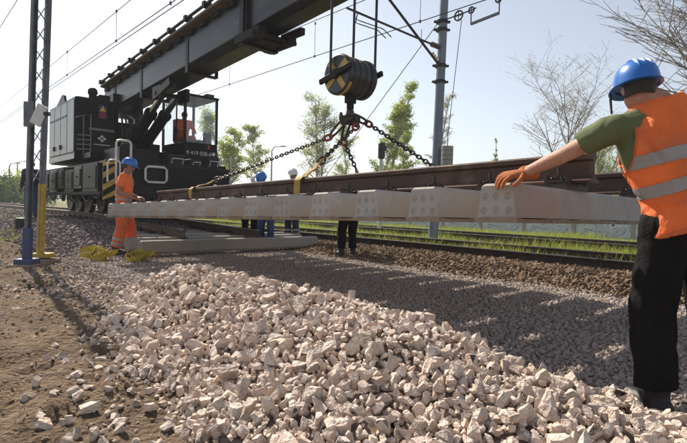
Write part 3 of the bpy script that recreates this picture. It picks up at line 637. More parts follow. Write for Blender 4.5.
# ---- cab
kx0, kx1, ky0, ky1, kz0, kz1, kw = .72, 1.70, -2.0, -.5, 2.08, 3.88, 2.64
m = MB(); m.b2((kx0, ky0, cz(kz0)), (kx1, ky1, cz(kw))); cab = cpart('cab_body', m, 'crane_black')
for x in (kx0 + .03, kx1 - .03):
    for y in (ky0 + .03, ky1 - .03):
        m = MB(); m.b2((x - .03, y - .03, cz(kw)), (x + .03, y + .03, cz(kz1))); cpart('cab_pillar', m, 'crane_black', cab, bevel=0)
m = MB(); m.b2((kx0 - .02, ky0 - .03, cz(kz1)), (kx1 + .02, ky1 + .03, cz(kz1 + .06))); cpart('cab_roof', m, 'crane_black', cab)
m = MB(); m.b2((kx0 + .62, ky0 - .0, cz(kz1 + .06)), (kx0 + .86, ky0 + .18, cz(kz1 + .14))); cpart('roof_lamp', m, 'tray_brown', cab)
e = .012
for a, b_ in (((kx0 + .06, ky0, kw), (kx1 - .06, ky0 + e, kz1)), ((kx0, ky0 + .06, kw), (kx0 + e, ky1 - .06, kz1)), ((kx1 - e, ky0 + .06, kw), (kx1, ky1 - .06, kz1)), ((kx0 + .06, ky1 - e, kw), (kx1 - .06, ky1, kz1))):
    m = MB(); m.b2((a[0], a[1], cz(a[2])), (b_[0], b_[1], cz(b_[2]))); cpart('cab_window', m, 'cab_glass', cab, bevel=0)
m = MB(); m.b2((kx0 - .006, (ky0 + ky1) / 2 - .25, cz(kw + .0)), (kx0 + .02, (ky0 + ky1) / 2 - .21, cz(kz1))); cpart('window_bar', m, 'crane_black', cab, bevel=0)
m = MB(); m.b2((kx0 + .2, ky0 + .75, cz(kw)), (kx0 + .62, ky0 + 1.15, cz(kw + .12))); m.b2((kx0 + .2, ky0 + 1.12, cz(kw + .1)), (kx0 + .62, ky0 + 1.22, cz(kw + .75))); cpart('seat', m, 'black_plastic', cab, bevel=.02)
m = MB(); m.b2((kx0 + .62, ky0 + .12, cz(kw + .1)), (kx0 + .86, ky0 + .18, cz(kw + .32))); m.b2((kx0 + .2, ky0 + .1, cz(kw)), (kx0 + .85, ky0 + .4, cz(kw + .1))); cpart('control_panel', m, 'black_plastic', cab, bevel=.01)
m = MB(); m.tube([(kx0 + .4, ky0 - .01, cz(kw + .02)), (kx0 + .52, ky0 - .02, cz(kw + .25)), (kx0 + .6, ky0 - .02, cz(kw + .0))], .008, 5); cpart('wiper', m, 'black_plastic', cab, bevel=0)
def text(body, size, mt, parent, mw, name):
    cu = bpy.data.curves.new('t', 'FONT'); cu.body = body; cu.size = size; cu.extrude = .002; cu.align_x = 'CENTER'
    to = bpy.data.objects.new('t', cu); COL.objects.link(to); dg = bpy.context.evaluated_depsgraph_get(); dg.update()
    me = bpy.data.meshes.new_from_object(to.evaluated_get(dg)); bpy.data.objects.remove(to); me.transform(mw); me.materials.clear(); me.materials.append(M[mt])
    return obj(name, me, parent)
text('9 419 038-6', .15, 'white_paint', cab, Matrix.Translation(((kx0 + kx1) / 2 - .06, ky0 - .005, cz(2.31))) @ Matrix.Rotation(R(90), 4, 'X'), 'number_lettering')
m = MB(); m.cyl((kx1 - .12, ky0 - .012, cz(2.37)), (kx1 - .12, ky0, cz(2.37)), .05, 16); cpart('round_mark', m, 'white_paint', cab, bevel=0)
m = MB(); m.b2((kx1 - .3, ky0 - .006, cz(2.5)), (kx1 - .24, ky0 - .001, cz(2.6))); cpart('small_sticker', m, 'sticker_red', cab, bevel=0)
m = MB(); m.b2((.45, -1.0, cz(2.04)), (.75, 1.2, cz(2.4))); m.b2((.7, -.9, cz(2.08)), (1.6, 1.8, cz(2.45))); m.b2((.6, .3, cz(2.45)), (1.0, 1.8, cz(2.75))); cpart('far_side_module', m, 'crane_black')
m = MB(); m.tube([(1.56, -2.35, cz(1.9)), (1.56, -2.35, cz(2.12))], .025, 8); m.tube([(1.2, -2.6, cz(1.9)), (1.2, -2.6, cz(2.0)), (1.5, -2.6, cz(2.0)), (1.5, -2.6, cz(1.9))], .02, 8); cpart('handrail', m, 'white_paint', bevel=0)
# ---- boom, nearly level, reaching out over the panel
bx = lambda y: -.02 - .045 * (1 - (y + CS) / CS) * 4           # the boom swings slightly to the near side
BZ = 4.34
bz = lambda y: cz(4.30 - .048 * (y + 6))
def prism_boom(w_, h, y0, y1, ch_):
    m = MB(); q = lambda x, y: [(x - w_, y, bz(y) - h + ch_ * 1.2), (x - w_ + ch_ * 1.4, y, bz(y) - h), (x + w_ - ch_ * 1.4, y, bz(y) - h), (x + w_, y, bz(y) - h + ch_ * 1.2), (x + w_, y, bz(y) + h), (x - w_, y, bz(y) + h)]
    m.loft([q(bx(y0), y0), q(bx(y1), y1)]); return m
boom = cpart('boom', prism_boom(.34, .43, 1.2, -7.0, .10), 'boom_steel', bevel=.01)
inner = cpart('boom_extension', prism_boom(.28, .355, -6.5, -10.4, .08), 'boom_steel', bevel=.01)
for y, hh in ((-6.9, .08), (-4.6, .03), (-1.9, .03), (.2, .04)):
    m = MB(); x = bx(y); w_ = .34 + hh * .5; m.b2((x - w_, y - .07, bz(y) - .43 - hh), (x - .335, y + .07, bz(y) + .46)); m.b2((x + .335, y - .07, bz(y) - .43 - hh), (x + w_, y + .07, bz(y) + .46)); m.b2((x - w_, y - .07, bz(y) + .445), (x + w_, y + .07, bz(y) + .48)); m.b2((x - w_, y - .07, bz(y) - .43 - hh - .02), (x + w_, y + .07, bz(y) - .445))
    cpart('boom_collar', m, 'crane_black', boom, bevel=.006)
y = -7.0; m = MB(); x = bx(y)
for sg_ in (-1, 1): m.b2((x + sg_ * .40, -7.5, bz(y) - .50), (x + sg_ * .22, -6.7, bz(y) - .34))
m.cyl((x - .46, -7.4, bz(y) - .44), (x + .46, -7.4, bz(y) - .44), .04, 10); m.b2((x + .26, -7.8, bz(y) - .40), (x + .36, -7.2, bz(y) - .28)); m.b2((x - .3, -7.3, bz(y) - .50), (x + .3, -7.0, bz(y) - .40)); cpart('support_bracket', m, 'crane_dark', boom, bevel=.008)
# cable tray and pipe along the near upper edge
m = MB(); m.beam((bx(1) - .44, 1.0, bz(1) + .39), (bx(-6.7) - .44, -6.7, bz(-6.7) + .39), .17, .06); tr_ = cpart('cable_tray', m, 'tray_brown', boom)
for k in range(14):
    y = .9 - k * .57; m = MB(); m.b2((bx(y) - .40, y - .12, bz(y) + .26), (bx(y) - .335, y + .12, bz(y) + .37)); cpart('tray_bracket', m, 'crane_dark', boom, bevel=0)
m = MB(); m.tube([(bx(1.3) - .46, 1.3, bz(1.3) + .56), (bx(-6.9) - .46, -6.9, bz(-6.9) + .56)], .032, 10); cpart('hydraulic_pipe', m, 'crane_black', boom, bevel=0, smooth=True)
m = MB(); m.tube([(bx(1.3) - .38, 1.2, bz(1.2) + .51), (bx(-6.9) - .38, -6.9, bz(-6.9) + .51)], .02, 8); cpart('hydraulic_pipe', m, 'crane_black', boom, bevel=0, smooth=True)
for k in range(10):
    y = 1.15 - k * .85; m = MB(); m.b2((bx(y) - .51, y - .05, bz(y) + .50), (bx(y) - .34, y + .05, bz(y) + .62)); m.b2((bx(y) - .42, y - .03, bz(y) + .40), (bx(y) - .36, y + .03, bz(y) + .52)); cpart('pipe_clamp', m, 'crane_black', boom, bevel=.006)
# luffing cylinders
for dx in (-.20, .16):
    y1 = -2.95; a = Vector((bx(.7) + dx, -.3, cz(2.35))); b_ = Vector((bx(y1) + dx, y1, bz(y1) - .58)); q = a.lerp(b_, .72)
    m = MB(); m.cyl(a, q, .14, 18); m.cyl(q - (b_ - a).normalized() * .08, q, .16, 18); lc = cpart('luffing_cylinder', m, 'crane_black', bevel=0, smooth=True)
    m = MB(); m.cyl(q, b_, .08, 16); cpart('piston_rod', m, 'chrome', lc, bevel=0, smooth=True)
y = -2.95; m = MB(); x = bx(y)
for sg_ in (-1, 1): m.b2((x + sg_ * .36, -3.2, bz(y) - .70), (x + sg_ * .26, -2.7, bz(y) - .40))
m.cyl((x - .4, y, bz(y) - .58), (x + .4, y, bz(y) - .58), .055, 12); m.beam((x - .34, -3.75, bz(y) - .42), (x - .34, -2.9, bz(y) - .62), .09, .18); cpart('cylinder_lug', m, 'crane_black', bevel=.008)
# boom head
m = MB(); x = bx(-10.4)
for dx in (-.3, .3): m.b2((x + dx - .02, -10.6, bz(-10.3) - .40), (x + dx + .02, -10.0, bz(-10.3) + .40))
for dx in (-.15, 0, .15): m.cyl((x + dx - .035, -10.3, bz(-10.3) - .2), (x + dx + .035, -10.3, bz(-10.3) - .2), .26, 24)
cpart('boom_head', m, 'crane_black', bevel=0)

# ------------------------------------------------------------------ hook block, ropes, chains
HD = 6.6
hb0 = P(351, 78, HD)
hook = empty('hook_block', hb0, TH, 'round black hook block with yellow chevrons hanging on three ropes', 'hook block')
RH = .262
def disc(x0, x1, r_, mt, name, n=36):
    m = MB(); m.loft([[(x, rr * math.cos(2 * math.pi * j / n), rr * math.sin(2 * math.pi * j / n)) for j in range(n)] for x, rr in ((x0, r_ - .02), (x0 + .02, r_), (x1 - .02, r_), (x1, r_ - .03))]); return m.build(name, mt, hook, True)
dl = disc(-.26, -.17, RH, 'sealed_dark', 'cheek_disc'); dr = disc(.17, .26, RH, 'sealed_dark', 'cheek_disc')
for x in (-.11, 0, .11): disc(x - .053, x + .053, RH - .012, 'sealed_dark', 'sheave')
m = MB(); m.cyl((-.31, 0, 0), (.31, 0, 0), .055, 16); m.build('axle', 'crane_dark', hook, True)
m = MB(); m.box((-.285, 0, -.0), (.045, .62, .07), Matrix.Rotation(R(-12), 3, 'X')); m.box((.285, 0, 0), (.045, .62, .07), Matrix.Rotation(R(-12), 3, 'X')); m.build('cross_bar', 'crane_dark', hook, False, .008)
for k in range(4):                                                # chevron bars on the near face and round the rim
    a = R(50 + k * 90); d_ = Vector((0, math.cos(a), math.sin(a))); t_ = Vector((0, -math.sin(a), math.cos(a)))
    m = MB(); m.box(Vector((-.263, 0, 0)) + d_ * .155, (.006, .17, .08), Matrix((Vector((1, 0, 0)), d_, t_)).transposed()); m.build('yellow_bar', 'yellow_paint', dl)
def rim(x0, x1, r_, a0, a1, parent):
    m = MB(); n = 8; rings = []
    for k in range(n + 1):
        a = a0 + (a1 - a0) * k / n; rings.append([(x, rr * math.cos(a), rr * math.sin(a)) for x, rr in ((x0, r_ + .001), (x1, r_ + .001), (x1, r_ + .005), (x0, r_ + .005))])
    m.loft(rings); m.build('yellow_bar', 'yellow_paint', parent)
rim(-.235, -.19, RH, R(50), R(135), dl); rim(-.235, -.19, RH, R(-150), R(-70), dl); rim(.19, .235, RH, R(50), R(135), dr)
rim(-.13, -.07, RH - .012, R(60), R(120), dl); rim(-.04, .02, RH - .012, R(85), R(140), dl)
# rope falls
for px, dx in ((330.5, -.26), (353, 0.0), (375, .24)):
    a = P(px, 66, HD + dx * .55); m = MB(); tp = Vector((a.x, a.y, BZ - .3)); lo_ = hook.matrix_basis
    hook_inv = (Matrix.Translation(hb0) @ Matrix.Rotation(TH, 4, 'Z')).inverted()
    m.tube([hook_inv @ tp, hook_inv @ Vector((a.x, a.y, hb0.z))], .0175, 8); m.build('rope', 'cable', hook, True)
# swivel and hook
hk = hook_inv @ P(350, 118, HD)
m = MB(); m.b2((-.07, -.05, -.34), (.07, .05, -.20)); m.cyl((hk.x, 0, -.42), (0, 0, -.30), .05, 12); m.build('swivel', 'crane_dark', hook, False, .01)
m = MB(); pts = []
for sg_ in (-1, 1): m.tube([(hk.x + sg_ * q[0], 0, hk.z + q[1]) for q in ((0, .10), (.01, .02), (.05, -.06), (.12, -.075), (.16, -.02), (.165, .05))], [.05, .055, .05, .042, .03, .018], 10)
m.cyl((hk.x - .15, -.02, hk.z - .05), (hk.x + .10, .0, hk.z - .0), .062, 14); m.build('ramshorn_hook', 'chain_iron', hook, True)
# chain sling: one top-level thing with its rings, shackles and legs
H0 = P(350, 116, HD); sling = empty('chain_sling', H0, 0, 'four legged iron lifting chain with red shackles hooked under the block', 'chain sling')
def panelpt(v, s, z): return PM @ Vector((v, s, z))
def strap_top(v, s, sh, up): e_ = panelpt(v, s, RZ + .172 * RHS); d_ = (sh - e_).normalized(); return e_, e_ + d_ * up
S1, S2, S3, S4 = P(330, 137, 6.7), P(357, 126, 6.5), P(367, 123, 6.75), P(343, 140, 6.85)
legs = [(S1, .94, 5.75, .50), (S2, .94, 2.95, .42), (S3, 2.445, 1.86, .3), (S4, 2.445, 3.45, .3)]
def ring_between(m, a, b_, wdt, r_):
    a = Vector(a); b_ = Vector(b_); d_ = b_ - a; l = d_.length; d_.normalize(); sd_ = d_.cross(Vector((0, 1, 0))).normalized(); pts = []
    for k in range(24):
        t_ = 2 * math.pi * k / 24; pts.append((a + b_) / 2 + d_ * (math.cos(t_) * l / 2) + sd_ * (math.copysign(abs(math.sin(t_)) ** .7, math.sin(t_)) * wdt))
    m.tube(pts, r_, 8, closed=True)
def chain_mesh(m, a, b_, ll=.062, r_=.0085, wd=.019):
    a = Vector(a); b_ = Vector(b_); d_ = b_ - a; n = max(2, int(d_.length / (ll * .72))); d_.normalize(); x = d_.orthogonal().normalized(); y = d_.cross(x)
    for k in range(n):
        c_ = a.lerp(b_, (k + .5) / n); sd_ = x if k % 2 else y; sd_ = (sd_ + (y if k % 2 else -x) * .6).normalized(); pts = []
        for q in range(10):
            t_ = 2 * math.pi * q / 10; pts.append(c_ + d_ * (math.cos(t_) * ll / 2) + sd_ * (math.sin(t_) * wd))
        m.tube(pts, r_, 5, closed=True)
for k, (S_, v, s, up) in enumerate(legs):
    e_, tp = strap_top(v, s, S_, up)
    m = MB(); ring_between(m, Vector((0, 0, .02)), S_ - H0, .035, .016); m.build('master_link', 'chain_iron', sling, True)
    m = MB(); dd_ = (tp - S_).normalized(); ring_between(m, S_ - H0 - dd_ * .03, S_ - H0 + dd_ * .09, .035, .017); m.build('shackle', 'shackle_red', sling, True)
    m = MB(); a, b_ = S_ - H0 + dd_ * .08, tp - H0
    if k in (0, 1): 
        off = Vector((.018, .01, .012)); chain_mesh(m, a, b_ + off); chain_mesh(m, a, b_ - off)
    else: chain_mesh(m, a, b_, .075, .011, .024)
    m.build('chain', 'chain_iron', sling, True)
    if k in (0, 1):
        m = MB(); ring_between(m, tp - H0 - dd_ * .02, tp - H0 + dd_ * .10, .04, .012); m.build('end_ring', 'chain_iron', sling, True)
    # webbing strap round the rail
    st = empty('lifting_strap', e_, 0); loc = lambda p: PM.to_3x3() @ Vector(p)
    m = MB(); hw = .055; prof = [(-.095, -.225), (.095, -.225), (.088, -.03), (.045, .006), (-.045, .006), (-.088, -.03)]; rings = []
    for gsc in (1.0, 1.09): rings.append(([loc((a_ * gsc, -hw, b_ * gsc + (.006 if gsc > 1 else 0))) for a_, b_ in prof], [loc((a_ * gsc, hw, b_ * gsc + (.006 if gsc > 1 else 0))) for a_, b_ in prof]))
    (i0, i1), (o0, o1) = rings; m.loft([i0, o0, o1, i1, i0], caps=False); m.build('rail_loop', 'webbing', st)
    d_ = (tp - e_); sd_ = loc((0, 1, 0)); nrm = d_.cross(sd_).normalized(); m = MB(); rings = []
    for t_ in np.linspace(0, 1, 7):
        hw_ = .05 * (1 - t_) + .022 * t_; c_ = d_ * t_ + nrm * .012 * math.sin(t_ * 9); wv = sd_ * hw_
        rings.append([c_ - wv - nrm * .009, c_ + wv - nrm * .009, c_ + wv + nrm * .009, c_ - wv + nrm * .009])
    m.loft(rings); m.build('strap_end', 'webbing', st)
    tag(st, ('dusty yellow webbing strap on the rail below the slanting left chain', 'broad yellow webbing strap looped over the near rail beside white helmeted worker', 'webbing strap on the far rail under the right hand chain', 'webbing strap on the far rail below the steep chain')[k], 'strap', 'straps round the rails')

# ------------------------------------------------------------------ masts, poles, wires
def onr(px, py, Y): p = P(px, py, Y); return p
# lattice mast on the left, with painted feet
fa = G(27, 264, .05); fb = G(40, 257, .10)
tipa = P(36.5, -60, fa.y + .0); tipb = P(50.5, -60, fb.y)
mast = empty('lattice_mast', (fa + fb) / 2, 0, 'tapering steel lattice mast with blue and yellow painted feet', 'mast'); mo = Vector(mast.location); mo.z = min(gz(fa), gz(fb)); mast.location = mo
def mpt(a, b_, t_): return a.lerp(b_, t_) - mo
def channel(m, a, b_, w_, d_, side, t_=.012):
    ax = (b_ - a).normalized(); x = Vector((1, -.3, 0)); x = (x - ax * x.dot(ax)).normalized(); y = ax.cross(x)
    m.beam(a, b_, t_, w_, up=x) if False else None
    for off, wx, wy in ((x * (side * d_ / 2), t_, w_), (y * (w_ / 2) , d_, t_), (y * (-w_ / 2), d_, t_)):
        m.box((a + b_) / 2 + off, (wx, wy, (b_ - a).length), Matrix((x, y, ax)).transposed())
for a, b_, sd_ in ((fa, tipa, -1), (fb, tipb, 1)):
    m = MB(); channel(m, mpt(a, b_, 0.02), mpt(a, b_, 1), .075, .045, sd_); m.build('mast_leg', 'mast_steel', mast)
n = 12
for k in range(n):
    t0, t1 = .23 + .76 * k / n, .23 + .76 * (k + 1) / n
    for sw, off in ((0, -.022), (1, .022)):
        p, q = ((fa, tipa), (fb, tipb)) if sw == 0 else ((fb, tipb), (fa, tipa)); o_ = Vector((.0, off, 0))
        m = MB(); m.beam(mpt(*p, t0) + o_, mpt(*q, t1) + o_, .03, .01, up=(.3, 1, 0)); m.build('lattice_bar', 'mast_steel', mast)
def post(m, a, h, w_, flare): 
    m.b2((a.x - w_, a.y - w_, a.z), (a.x + w_, a.y + w_, a.z + h)); m.b2((a.x - flare, a.y - flare, a.z), (a.x + flare, a.y + flare, a.z + .07))
m = MB(); a = fa - mo; m.beam(a + Vector((0, 0, 0)), mpt(fa, tipa, .115), .105, .10, up=(0, 1, 0)); m.box(a + Vector((0, 0, .04)), (.24, .26, .08)); m.build('blue_foot', 'blue_paint', mast, False, .01)
m = MB(); a = fb - mo; m.beam(a, mpt(fb, tipb, .235), .085, .09, up=(0, 1, 0)); m.box(a + Vector((.05, 0, .03)), (.26, .22, .07)); m.build('yellow_foot', 'yellow_paint', mast, False, .01)
m = MB(); m.box(fa - mo + Vector((-.02, 0, -.06)), (.36, .36, .13)); m.build('foundation', 'concrete_foot', mast, False, .02)
m = MB(); m.box(fb - mo + Vector((.06, 0, -.09)), (.34, .36, .14)); m.build('foundation', 'concrete_foot', mast, False, .02)
m = MB(); c_ = P(39, 115, fa.y - .16) - mo; m.box(c_, (.20, .03, .30), Matrix.Rotation(R(24), 3, 'Y') @ Matrix.Rotation(R(-15), 3, 'Z')); pl = m.build('white_plate', 'white_paint', mast, False, .01)
m = MB(); c_ = P(28.5, 114, fa.y - .1) - mo; m.box(c_, (.14, .03, .36)); m.build('grey_plate', 'mast_steel', mast, False, .01)
m = MB(); c_ = P(47, 114, fa.y - .2) - mo; m.box(c_, (.07, .05, .05)); m.build('plate_clip', 'black_plastic', mast)
# grey drum standing behind the mast feet
dp = G(22, 233, .1); dr_ = MB(); dr_.tube([(0, 0, 0), (0, 0, .02), (0, 0, .13), (0, 0, .15), (0, 0, .27), (0, 0, .29)], [.15, .165, .155, .165, .155, .13], 18); dr_ = dr_.build('canister', 'crane_green_grey', None, True); dr_.location = (dp.x, dp.y, gz(dp)); tag(dr_, 'dull grey metal canister behind the blue mast foot', 'canister')
# the round pole with the cantilever beyond the tracks
pb = G(433, 239, .15); PY = pb.y
pole = empty('catenary_pole', (pb.x, pb.y, gz(pb)), 0, 'grey blue steel catenary pole with bracket arms behind the panel', 'pole'); po = Vector(pole.location)
ptop = P(446, -40, PY)
axp = lambda t_: (ptop - pb) * t_
m = MB(); m.tube([axp(0), axp(.5), axp(1)], [.145, .13, .118], 12); m.build('shaft', 'pole_steel', pole, True)
m = MB(); m.b2((-.26, -.26, -.25), (.26, .26, .04)); m.build('foundation', 'concrete_old', pole, False, .03)
def atpole(y): return P(440 + (82 - y) * .035, y, PY) - po
for y in (22, 30, 66, 82):
    c_ = atpole(y); m = MB(); m.cyl(c_ - Vector((0, 0, .04)), c_ + Vector((0, 0, .04)), .165, 14); m.box(c_, (.46, .08, .05)); m.build('clamp', 'crane_green_grey', pole)
c47, c64 = atpole(48), atpole(65)
def canti(t_, z): return -V * t_ + Vector((0, 0, z))
zt = c47.z
m = MB(); m.tube([c47 + canti(.45, .0) * 1, c47 - V * 3.65 + Vector((0, 0, .06))], .028, 8); m.build('registration_tube', 'cable', pole, True)
m = MB(); m.tube([c64 - V * .1, c64 - V * 2.9 + Vector((0, 0, 1.55))], .034, 8); m.build('bracket_tube', 'cable', pole, True)
m = MB(); 
for q in range(5): m.cyl(c47 - V * (.12 + q * .07), c47 - V * (.15 + q * .07), .07, 12)
m.cyl(c47 - V * .05, c47 - V * .5, .03, 8); m.build('insulator', 'tray_brown', pole, True)
m = MB(); 
for q in range(4): m.cyl(c64 - V * (.15 + q * .08) + Vector((0, 0, .08 + q * .045)), c64 - V * (.18 + q * .08) + Vector((0, 0, .10 + q * .045)), .06, 12)
m.build('insulator', 'tray_brown', pole, True)
for dz, l in ((-.12, 1.25), (-.2, 1.05)):
    e_ = c47 - V * 3.35 + Vector((0, 0, dz)); m = MB(); m.tube([c47 - V * 3.3 + Vector((0, 0, .04)), e_, e_ + V * .15, e_ + V * (l - .3) + Vector((0, 0, .02)), e_ + V * l + Vector((0, 0, -.1))], .013, 6); m.build('steady_arm', 'cable', pole, True)
m = MB(); m.tube([c47 - V * .9, c47 - V * .9 + Vector((0, 0, .0)) + V * 0.0 + Vector((0, 0, .28))], .01, 6); m.build('hanger', 'cable', pole)
# tensioning gear: pulleys and yoke on the line running towards the camera side
d_ = -U; c_ = atpole(21)
def wheel_part(t_, dz, r_):
    m = MB(); cc = c_ + d_ * t_ + Vector((0, 0, dz)); m.torus(cc, r_, .022, V, 18, 6); m.tube([cc - Vector((0, 0, r_)), cc + Vector((0, 0, r_))], .014, 5); m.tube([cc - d_ * r_, cc + d_ * r_], .014, 5); m.build('pulley', 'cable', pole, True)
wheel_part(.55, 0, .13); wheel_part(.95, .04, .08); wheel_part(1.75, .10, .08); wheel_part(2.12, .16, .13)
m = MB(); m.tube([c_, c_ + d_ * .95 + Vector((0, 0, .04)), c_ + d_ * 1.1 + Vector((0, 0, .06))], .018, 6); m.build('tension_rod', 'cable', pole)
m = MB(); q0, q1 = c_ + d_ * .95, c_ + d_ * 1.78; m.beam(q0 + Vector((0, 0, .04)), q0 + Vector((0, 0, -.33)), .03, .03); m.beam(q1 + Vector((0, 0, .1)), q1 + Vector((0, 0, -.26)), .03, .03); m.beam(q0 + Vector((0, 0, -.33)), q1 + Vector((0, 0, -.26)), .06, .06); m.build('yoke', 'mast_steel', pole)
m = MB(); m.tube([c_ + d_ * 1.78 + Vector((0, 0, .1)), c_ + d_ * 2.5 + Vector((0, 0, .2))], .03, 6); m.beam(c_ + d_ * 2.45 + Vector((0, 0, .28)), c_ + d_ * 2.35 + Vector((0, 0, -.02)), .05, .05); m.build('tension_rod', 'cable', pole)
m = MB(); q1 = c_ + d_ * 2.4 + Vector((0, 0, -.02)); m.tube([q1, q1 + d_ * 14 + Vector((0, 0, .3))], .014, 5); m.build('tension_wire', 'wire', pole)
q = c_ + d_ * .55 + Vector((0, 0, -.13)); wq = P(447.5, 146, PY - .3) - po
m = MB(); m.tube([q + d_ * .1, Vector((wq.x, wq.y, wq.z + .3)), wq], .01, 5); m.build('weight_rope', 'wire', pole)
m = MB(); gy = c_ + Vector((0, 0, .1)); m.tube([gy, U * 7 + Vector((0, 0, 0.05))], .012, 5); m.build('guy_wire', 'wire', pole)
wt = empty('tension_weight', (wq.x + po.x, wq.y + po.y, po.z), 0, 'stack of grey weights hanging beside the catenary pole', 'weight')
m = MB(); m.tube([(0, 0, 1.0), (0, 0, wq.z - .0 + .22)], .014, 6); m.build('rod', 'cable', wt)
for k in range(7):
    z = wq.z - .13 * (k + 1); m = MB(); m.cyl((0, 0, z), (0, 0, z + .12), .165, 16); m.build('weight_disc', 'concrete_old', wt)
# overhead lines: along the track, each its own thing
def line(p, lo, hi, r_, name, label, group, sag=0, n=12):
    pts = [p + U * (lo + (hi - lo) * k / n) + Vector((0, 0, -sag * (1 - (2 * k / n - 1) ** 2))) for k in range(n + 1)]
    o_ = pts[0].copy(); m = MB(); m.tube([q - o_ for q in pts], r_, 5); ob = m.build(name, 'wire'); ob.location = o_; return tag(ob, label, 'wire', group)
c1 = P(47, 89, 18.6); c2 = c1 + V * .12; ms1 = P(47.5, 68.5, 18.6)
line(c1, -24, 60, .011, 'contact_wire', 'thin contact wire strung above the crane track, next to its twin', 'twin contact wires'); line(c2, -24, 60, .011, 'contact_wire', 'thin contact wire strung above the crane track, next to its twin', 'twin contact wires')
line(ms1, -24, 60, .010, 'messenger_wire', 'upper carrying wire high above the crane track', None)
def dropper(a, b_, where):
    m = MB(); m.tube([Vector((0, 0, 0)), Vector((0, 0, b_.z - a.z))], .007, 5); m.cyl((0, 0, -.03), (0, 0, .03), .025, 6); m.cyl((0, 0, b_.z - a.z - .03), (0, 0, b_.z - a.z + .03), .025, 6)
    ob = m.build('dropper_wire', 'wire'); ob.location = a; tag(ob, 'short vertical dropper wire hung ' + where, 'wire', 'dropper wires ' + where)
for t_ in (-13.5, -11.2, -7.8, -2.9): a = c1 + U * t_; b_ = ms1 + U * t_; dropper(Vector((a.x, a.y, a.z)), Vector((a.x, a.y, b_.z)), 'above the crane track')
c3 = P(343, 47, 13.2); ms3 = P(330, 14.5, 13.4)
line(c3, -22, 70, .011, 'contact_wire', 'contact wire over the neighbouring track, held by the round pole', None); line(ms3, -22, 70, .010, 'messenger_wire', 'carrying wire over the neighbouring track beside the pole', None)
for t_ in (-2.6, 1.2, 6.0, 11.5): a = c3 + U * t_; b_ = ms3 + U * t_; dropper(a, Vector((a.x, a.y, b_.z)), 'over the neighbouring track')
line(P(0, 27.5, 17), -22, 60, .011, 'feeder_wire', 'lone feeder wire high beside the lattice mast', None)
# dwarf signal
sg0 = P(381, 168, 19); sg0.z = gz(sg0); sgn = empty('dwarf_signal', sg0, 0, 'small black signal head on a pale post among the birches', 'signal')
hz = P(381, 151, 19).z - sg0.z
m = MB(); m.tube([(0, 0, 0), (0, 0, hz)], .07, 10); m.build('post', 'signal_white', sgn, True)
m = MB(); m.box((0, -.05, hz), (.26, .18, .62)); m.box((.1, -.05, hz + .1), (.2, .16, .2)); m.build('signal_head', 'black_plastic', sgn, False, .04)
for dz in (.15, -.12):
    m = MB(); m.tube([(0, -.14, hz + dz), (0, -.24, hz + dz)], .08, 12); m.build('hood', 'black_plastic', sgn, True)
# far street lamps on the left
for px, py, Y in ((9.5, 163, 62), (17.5, 161, 70), (4, 172, 85), (272, 146, 58)):
    t_ = P(px, py, Y); z0 = gz(t_); h = t_.z - z0; l = empty('street_lamp', (t_.x, t_.y, z0), R(random.uniform(-20, 20)), 'far thin street lamp standing beyond the birches' if px > 100 else 'far thin street lamp above the green bushes', 'street lamp', None if px > 100 else 'far street lamps')
    m = MB(); m.tube([(0, 0, 0), (0, 0, h * .93), (.25, 0, h * .985), (1.0, 0, h)], [.14, .08, .06, .05], 8); m.build('post', 'lamp_grey', l, True)
    m = MB(); m.box((1.3, 0, h), (.7, .25, .14)); m.build('lamp_head', 'lamp_grey', l, False, .04)
# painted wall beyond the tracks
wm = bpy.data.materials.new('painted_wall'); wm.use_nodes = True; M['painted_wall'] = wm
t = wm.node_tree; N = t.nodes; L = t.links; b = N['Principled BSDF']; b.inputs['Roughness'].default_value = .85; tc = N.new('ShaderNodeTexCoord')
mp_ = N.new('ShaderNodeMapping'); mp_.inputs['Scale'].default_value = (1, .9, 1.5); L.new(tc.outputs['Object'], mp_.inputs[0])
wv_ = N.new('ShaderNodeTexNoise'); wv_.inputs['Scale'].default_value = .9; wv_.inputs['Detail'].default_value = 1.5; wv_.inputs['Distortion'].default_value = 2.4; L.new(mp_.outputs[0], wv_.inputs['Vector'])
cr = N.new('ShaderNodeValToRGB'); cr.color_ramp.interpolation = 'CONSTANT'; cols = [(0, (.44, .48, .52)), (.40, (.22, .28, .36)), (.43, (.50, .53, .56)), (.545, (.05, .05, .06)), (.558, (.55, .57, .59)), (.66, (.40, .45, .50))]
e_ = cr.color_ramp.elements
while len(e_) < len(cols): e_.new(.5)
for q, (p_, c_) in zip(e_, cols): q.position = p_; q.color = (*c_, 1)
L.new(wv_.outputs[0], cr.inputs[0]); L.new(cr.outputs[0], b.inputs['Base Color'])
WV = 17.0; wl = empty('painted_wall', T(WV, -6, gz(T(WV, -6))), TH, 'low concrete wall sprayed with pale blue and black graffiti', 'wall'); 
m = MB(); m.b2((-.08, 0, -.1), (.08, 1.96, 1.35)); wpm = m.mesh('wall_panel', 'painted_wall'); m = MB(); m.b2((-.13, -.02 - .05, -.1), (.13, .05, 1.45)); wpp = m.mesh('wall_post', 'concrete_old')
for k in range(13): child('wall_panel', wpm, wl, (0, k * 2.06 + .05, 0)); child('wall_post', wpp, wl, (0, k * 2.06, 0))

